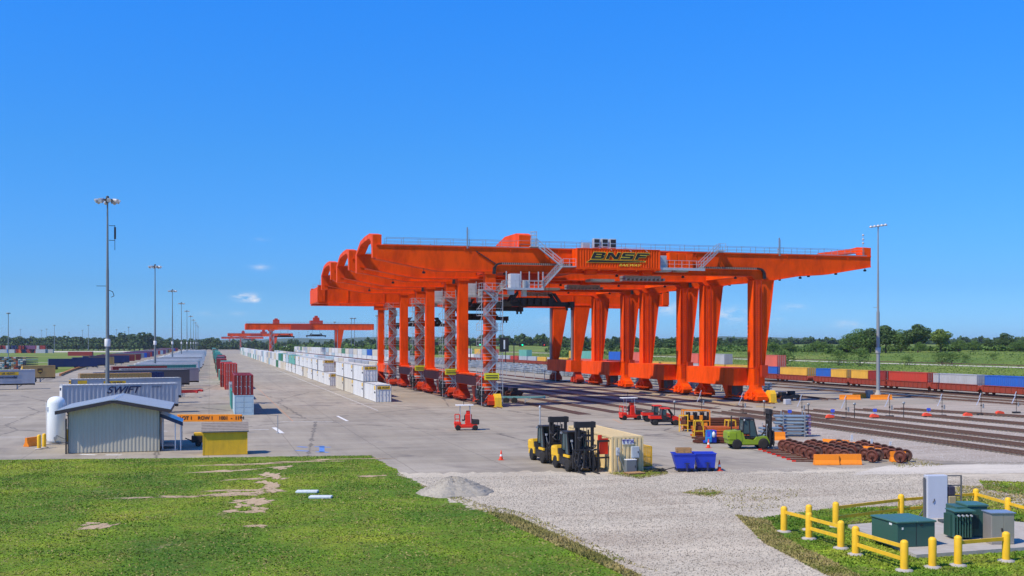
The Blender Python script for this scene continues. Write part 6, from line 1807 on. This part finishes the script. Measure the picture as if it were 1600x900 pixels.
# ---------------- real stones and grass blades as one object each
def np_mesh(name, V, Fc, mat, kind='stuff'):
    me = bpy.data.meshes.new(name); nv = len(V); nf = len(Fc); k = Fc.shape[1]
    me.vertices.add(nv); me.vertices.foreach_set('co', V.astype('f').ravel())
    me.loops.add(nf * k); me.loops.foreach_set('vertex_index', Fc.astype('i').ravel())
    me.polygons.add(nf); me.polygons.foreach_set('loop_start', np.arange(nf, dtype='i') * k); me.polygons.foreach_set('loop_total', np.full(nf, k, dtype='i'))
    me.update(calc_edges=True); me.validate()
    me.materials.append(mat); o = bpy.data.objects.new(name, me); COL.objects.link(o)
    if kind: o['kind'] = kind
    return o
def inpoly(P, poly):
    poly = np.array(poly); x, y = P[:, 0], P[:, 1]; ins = np.zeros(len(P), bool); n = len(poly); j = n - 1
    for i in range(n):
        xi, yi = poly[i]; xj, yj = poly[j]
        c = ((yi > y) != (yj > y)) & (x < (xj - xi) * (y - yi) / (yj - yi + 1e-9) + xi); ins ^= c; j = i
    return ins
nr = np.random.default_rng(5)
def scatter(poly, n, lawn=False):
    poly_ = np.array(poly); lo, hi = poly_.min(0), poly_.max(0); P = nr.uniform(lo, hi, (n * 3, 2)); P = P[inpoly(P, poly)]
    d = P[:, 0] * SA + P[:, 1] * CA; l = P[:, 0] * CA - P[:, 1] * SA
    P = P[(d > 40) & (np.abs(l) < d * .52)]
    if lawn:
        for q in DIRTP:
            if len(P): P = P[~inpoly(P, q) | (nr.random(len(P)) < .22)]
    return P[:n]
def grass(name, poly, n, h, mat, z=.03, seedk=0):
    P = scatter(poly, n, True); n = len(P)
    f = np.sin(P[:, 0] * .9 + 1.3 * np.sin(P[:, 1] * .5)) * .5 + np.sin(P[:, 1] * 1.3 + P[:, 0] * .4) * .5
    hh = h * (.7 + .35 * f[:, None] + nr.uniform(-.3, .5, (n, 1))); hh = np.clip(hh, h * .25, h * 2)
    a = nr.uniform(0, 2 * np.pi, n); w_ = .035 + .02 * nr.random(n)
    base = np.concatenate([P, np.full((n, 1), z)], 1)
    dx = np.stack([np.cos(a) * w_, np.sin(a) * w_, 0 * a], 1)
    lean = np.stack([nr.normal(0, .06, n), nr.normal(0, .06, n), hh[:, 0]], 1)
    V = np.stack([base - dx, base + dx, base + lean], 1).reshape(-1, 3); Fc = np.arange(n * 3).reshape(-1, 3)
    return np_mesh(name, V, Fc, mat)
_n = NT('grass_blade', .75); _b = _n.noise(.11, 6, .62, dist=.5); _f = _n.noise(.7, 5, .7)
_c = _n.ramp(_b, [(.32, (.055, .15, .010)), (.46, (.11, .23, .012)), (.56, (.22, .34, .02)), (.66, (.36, .42, .035))])
_c = _n.mix(_n.ramp(_f, [(.46, 0.0), (.62, .85)]), _c, (.21, .185, .04))
_c = _n.mix(_n.ramp(_n.noise(2.5, 3, .6), [(.35, .6), (.55, 0.0)]), _c, (.05, .11, .010))
gm_ = _n.col(_c)
gm2 = leafmat('grass_blade_dry', (0.16, 0.17, 0.03), (0.38, 0.30, 0.12), .3)
lp_ = [tuple(p) for p in lawn_pts]
grass('lawn_blades', lp_, 150000, .04, gm_)
grass('lawn_blades_dry', lp_, 30000, .05, gm2)
grass('enclosure_blades', enc_pts, 40000, .075, gm_)
grass('enclosure_blades_dry', [at(1150, 806), at(1195, 850), at(1290, 899), at(1400, 935), at(1330, 893), at(1225, 842), at(1200, 815)], 12000, .10, gm2)
edge = [at(760, 800), at(800, 806), at(900, 850), at(1010, 905), at(985, 905), at(890, 862), at(790, 818)]
grass('edge_weeds', edge, 6000, .12, gm2)
grass('gravel_weeds', [at(1500, 760), at(1640, 762), at(1640, 800), at(1430, 790)], 3500, .12, gm2)
grass('weeds', [at(948, 741), at(1000, 749), at(1045, 741), at(1035, 732), at(1003, 733), at(960, 736)], 1600, .08, gm2)
grass('weeds', [at(952, 740), at(1000, 746), at(1038, 740), at(1003, 736)], 1500, .07, gm_)
grass('weeds', [at(1060, 771), at(1110, 778), at(1132, 770), at(1100, 764)], 420, .08, gm2)
grass('weeds', [at(1065, 770), at(1110, 775), at(1125, 770)], 300, .07, gm_)
grass('weeds', [at(1530, 752), at(1640, 756), at(1660, 778), at(1590, 774), at(1540, 765)], 5200, .08, gm_)
grass('weeds', [at(1080, 760), at(1260, 765), at(1210, 800), at(1150, 800)], 500, .07, gm2)
grass('weeds', [at(640, 752), at(760, 790), at(830, 805), at(990, 880), at(1060, 905), at(900, 860), at(700, 780)], 2500, .07, gm2)
grass('weeds', [at(1380, 706), at(1480, 728), at(1400, 732)], 500, .08, gm2)
def stones(name, poly, n, s, mat, z=.02):
    P = scatter(poly, n); n = len(P)
    O = np.array([(1, 0, 0), (-1, 0, 0), (0, 1, 0), (0, -1, 0), (0, 0, 1)], float)
    sc = (s * nr.uniform(.5, 1.6, (n, 1, 1))) * nr.uniform(.6, 1.2, (n, 5, 3)) * np.array([1, 1, .6]); a = nr.uniform(0, 6.28, n)
    X = O[None] * sc; c, s_ = np.cos(a)[:, None], np.sin(a)[:, None]
    V = np.stack([X[..., 0] * c - X[..., 1] * s_, X[..., 0] * s_ + X[..., 1] * c, X[..., 2]], -1) + np.concatenate([P, np.full((n, 1), z)], 1)[:, None, :]
    T = np.array([(0, 2, 4), (2, 1, 4), (1, 3, 4), (3, 0, 4)]); Fc = (T[None] + np.arange(n)[:, None, None] * 5).reshape(-1, 3)
    return np_mesh(name, V.reshape(-1, 3), Fc, mat)
gpoly = [at(640, 746), at(1410, 737), at(1700, 760), at(1700, 800), at(1200, 800), at(1180, 820), at(1330, 903), at(990, 903), at(780, 805)]
stones('gravel_stones', gpoly, 60000, .024, paint((.58, .53, .44), .9, dirt=.4, scale=1.5, name='stone_pale'))
stones('gravel_spill', [at(620, 742), at(1450, 728), at(1450, 742), at(640, 756)], 9000, .028, paint((.50, .46, .39), .9, dirt=.4, scale=1.5, name='stone_spill'))
stones('gravel_stones_dark', gpoly, 45000, .026, paint((.17, .15, .125), .9, dirt=.3, scale=1.5, name='stone_dark'))
bpoly = [at(1290, 700), at(1420, 716), at(1640, 735), at(1640, 660), at(1400, 640), at(1240, 642)]
stones('ballast_stones', bpoly, 20000, .045, paint((.46, .43, .40), .9, dirt=.5, scale=1.5, name='stone_ballast'))

# ================================================================== trees
def crown_mesh(seed, leaves, w_, h_, base, nb=9, lf=.5, tall=False):
    r = np.random.default_rng(seed); cs = []
    for k in range(nb):
        a = r.uniform(0, 6.28); q = r.uniform(.15, .62) * w_ / 2; z = base + h_ * r.uniform(.22, .80)
        f = 1 - abs((z - base) / h_ - .45) * .8
        cs.append((q * np.cos(a) * f, q * np.sin(a) * f, z, w_ * r.uniform(.17, .27), h_ * r.uniform(.13, .22)))
    cs.append((0, 0, base + h_ * .55, w_ * .3, h_ * .36)); cs.append((r.uniform(-.1, .1) * w_, 0, base + h_ * .85, w_ * .16, h_ * .15))
    cs = np.array(cs); idx = r.integers(0, len(cs), leaves); C = cs[idx]
    D = r.normal(size=(leaves, 3)); D /= np.linalg.norm(D, axis=1)[:, None]; rad = r.uniform(.45, 1.08, leaves) ** .5
    P = C[:, :3] + D * rad[:, None] * np.stack([C[:, 3], C[:, 3], C[:, 4]], 1)
    N1 = r.normal(size=(leaves, 3)); N1 += D * 1.2; N1 /= np.linalg.norm(N1, axis=1)[:, None]
    U = np.cross(N1, r.normal(size=(leaves, 3))); U /= np.linalg.norm(U, axis=1)[:, None]; W = np.cross(N1, U); s = lf * r.uniform(.5, 1.3, leaves)[:, None]
    V = np.stack([P - U * s, P - W * s * .6, P + U * s, P + W * s * .6], 1).reshape(-1, 3)
    return V, np.arange(leaves * 4).reshape(-1, 4)
LV = [leafmat('leaf_dark', (0.025, 0.062, 0.016), (0.085, 0.14, 0.035), .35), leafmat('leaf_mid', (0.045, 0.105, 0.018), (0.13, 0.21, 0.04), .35), leafmat('leaf_light', (0.08, 0.15, 0.02), (0.22, 0.29, 0.06), .35)]
BARK = paint((.10, .075, .055), .9, dirt=.3, scale=2, bump=.3, name='bark')
def tree_proto(seed, leaves, w_, h_, th, mi, nb=9, lf=.5):
    t = thing('tree'); r = random.Random(seed); m = MB()
    m.tube((0, 0, -.6), (.1, 0, th + h_ * .3), .032 * h_ + .06, .02 * h_, 8)
    for k in range(6):
        a = r.uniform(0, 6.28); z = th + h_ * r.uniform(0, .3); m.tube((.05, 0, z), (math.cos(a) * w_ * .3, math.sin(a) * w_ * .3, z + h_ * .3), .016 * h_, .005 * h_, 6)
    m.build('trunk', BARK, t)
    V, Fc = crown_mesh(seed, leaves, w_, h_, th, nb, lf); o = np_mesh('crown', V, Fc, LV[mi], None); o.parent = t
    return t
def tree(kind, px, d, ytop, lab, rz=None, group='trees on the rise beyond the rail yard', wf=1.0):
    KD = {'oak': (1, 5200, 1.15, .8, .2, 0, 13, .34), 'round': (2, 5200, 1.0, .85, .15, 2, 9, .30), 'bushy': (3, 3600, 1.5, .95, .05, 1, 13, .30), 'shrub': (4, 1500, 1.7, 1.0, .0, 1, 8, .34), 'dark': (5, 5200, 1.25, .9, .1, 0, 14, .32), 'far': (6, 900, 1.3, .95, .05, 0, 9, .75)}
    s, lv, w_, h_, th, mi, nb, lf = KD[kind]
    x, y = atd(px, d); z = ter(x, y); Hh = max(1.0, CAM_H + (536 - ytop) * d / F_PX - z)
    o = inst(('tree', kind), lambda: tree_proto(s, lv, w_ * 10, h_ * 10, th * 10, mi, nb, lf), lab, 'tree' if kind != 'shrub' else 'bush', (x, y, z - .1), rng.uniform(0, 6.28) if rz is None else rz, group)
    k = Hh / 10.2; o.scale = (k * wf, k * wf, k); return o
TR = [('bushy', 1338, 450, 512, 1.0, 'bushy dark tree at the left end of the clump behind the right lamp mast'), ('dark', 1360, 455, 511, 1.1, 'broad dark tree just left of the right lamp mast'), ('oak', 1384, 452, 507, 1.1, 'tall dark tree just right of the right lamp mast'),
      ('bushy', 1408, 448, 513, .9, 'medium tree in the middle of the clump right of the mast'), ('oak', 1434, 440, 505, 1.05, 'tallest tree with an airy dark crown right of the clump'), ('round', 1470, 450, 513, 1.2, 'bright green round-crowned tree standing by itself'),
      ('bushy', 1438, 430, 533, 1, 'light bush at the foot of the tallest tree'), ('bushy', 1498, 470, 530, 1.2, 'low bushy tree right of the bright round tree'), ('bushy', 1520, 480, 531, 1.2, 'low bushy tree, second right of the bright round tree'),
      ('dark', 1545, 500, 529, 1.2, 'low dark tree, third right of the bright round tree'), ('dark', 1570, 500, 519, 1.1, 'taller dark tree near the right edge of the photo'), ('bushy', 1592, 480, 530, 1.3, 'low bushy tree at the very right edge'),
      ('shrub', 1311, 330, 545, 1, 'dark shrub on the slope left of the right lamp mast'), ('shrub', 1344, 320, 542, .9, 'tall dark shrub on the slope, second left of the mast'), ('shrub', 1418, 310, 555, 1, 'small round shrub right of the mast on the slope'),
      ('shrub', 1472, 320, 549, 1.3, 'wide dark shrub in the meadow under the round tree, left half'), ('shrub', 1487, 322, 549, 1.3, 'wide dark shrub in the meadow under the round tree, right half'), ('shrub', 1508, 325, 553, 1, 'low shrub right of the wide dark pair'), ('shrub', 1552, 330, 551, .9, 'single small shrub far right in the meadow'),
      ('shrub', 1225, 340, 546, 1.2, 'low shrub above the red container on the slope'), ('bushy', 1208, 520, 533, 1.4, 'bushy tree right behind the front right crane leg'), ('bushy', 1232, 530, 534, 1.4, 'bushy tree, second right of the front crane leg'), ('bushy', 1275, 520, 532, 1.5, 'bushy tree, third right of the front crane leg'), ('bushy', 1290, 500, 533, 1.3, 'bushy tree, fourth right of the front crane leg'),
      ('dark', 1322, 470, 530, 1.4, 'dark tree joining the left side of the clump')]
for k_, px, d, yt, wf, lab in TR: tree(k_, px, d, yt, lab, wf=wf)
tt = random.Random(41)
i = 0
for px in list(range(1120, 1205, 9)) + list(range(862, 1110, 9)):
    d = 700 + tt.uniform(-60, 120)
    tree('far', px + tt.uniform(-3, 3), d, tt.uniform(527, 535), f"dark tree in the hedge line behind the crane legs, {ordn(i)} counted leftward from the front right leg" if False else f"dark hedge tree seen between the right crane legs, {ordn(i)} in the line", wf=1.3, group='hedge trees seen between the crane legs'); i += 1
i = 0
for px in list(range(-6, 340, 8)):
    d = 1380 + tt.uniform(-60, 60); yt = 525 + tt.uniform(-2, 3) - (4.5 if 172 < px < 240 else 0) + (3 if px > 250 else 0)
    tree('far', px, d, yt, f"dark tree in the far left tree line, {ordn(i)} from the left edge", group='trees of the far left tree line', wf=1.1); i += 1
# far-off woods that read as one mass
def woods(name, px0, px1, d0, d1, top, n, mat, lf=2.2, dep=60):
    r = np.random.default_rng(int(px0) + 300); px = r.uniform(px0, px1, n); d = d0 + (d1 - d0) * (px - px0) / (px1 - px0) + r.uniform(0, dep, n)
    l = (px - 800) / F_PX * d; X = l * CA + d * SA; Y = -l * SA + d * CA
    hh = (top * (.70 + .16 * np.sin(px * .21) + .1 * np.sin(px * .57 + 1) + .08 * np.sin(px * 1.31 + 2)))
    zb = np.array([ter(a, b) for a, b in zip(X, Y)])
    Z = zb + hh * r.uniform(0, 1, n) ** .7
    P = np.stack([X, Y, Z], 1); N1 = r.normal(size=(n, 3)); N1[:, 2] += .6; N1 /= np.linalg.norm(N1, axis=1)[:, None]
    U = np.cross(N1, r.normal(size=(n, 3))); U /= np.linalg.norm(U, axis=1)[:, None]; W = np.cross(N1, U); s = lf * r.uniform(.5, 1.3, n)[:, None]
    V = np.stack([P - U * s, P - W * s * .7, P + U * s, P + W * s * .7], 1).reshape(-1, 3)
    np_mesh(name, V, np.arange(n * 4).reshape(-1, 4), mat)
woods('far_wood', -40, 470, 1500, 2300, 17, 26000, LV[0], 2.4)
woods('far_wood', 300, 880, 1600, 1100, 13, 30000, LV[0], 2.0)
woods('far_wood', 420, 700, 1000, 760, 9, 14000, LV[1], 1.4)
woods('far_wood', 860, 1320, 1000, 1500, 10, 24000, LV[0], 1.8)
woods('far_wood', 1300, 1640, 1500, 1500, 11, 18000, LV[0], 2.0)
woods('far_wood', 1290, 1500, 470, 470, 2.4, 9000, LV[1], .7, 25)
woods('far_wood', 1480, 1640, 500, 480, 2.6, 8000, LV[1], .7, 25)
woods('hedge_scrub', 860, 1330, 560, 520, 2.6, 16000, LV[1], .6, 60)
# rough scrub on the embankment
def scrub(name, X0, X1, Y0, Y1, n, h, mat, lf):
    r = np.random.default_rng(int(X0)); X = r.uniform(X0, X1, n); Y = Y0 + (Y1 - Y0) * r.uniform(0, 1, n) ** 1.6
    k = np.clip(np.sin(X * .4 + Y * .05) + np.sin(Y * .23 + X * .9) + 1.0, .15, 3) / 2
    Z = np.array([ter(a, b) for a, b in zip(X, Y)]) + h * k * r.uniform(0, 1, n)
    P = np.stack([X, Y, Z], 1); N1 = r.normal(size=(n, 3)); N1 /= np.linalg.norm(N1, axis=1)[:, None]
    U = np.cross(N1, r.normal(size=(n, 3))); U /= np.linalg.norm(U, axis=1)[:, None]; W = np.cross(N1, U); s = lf * r.uniform(.5, 1.3, n)[:, None]
    V = np.stack([P - U * s, P + W * s, P + U * s], 1).reshape(-1, 3)
    np_mesh(name, V, np.arange(n * 3).reshape(-1, 3), mat)
scrub('embankment_scrub', 148, 194, 110, 600, 60000, .9, LV[2], .20)
scrub('meadow_scrub', 211, 300, 150, 600, 30000, .35, LV[2], .22)
scrub('meadow_scrub', 214, 420, 160, 700, 12000, .9, LV[1], .35)
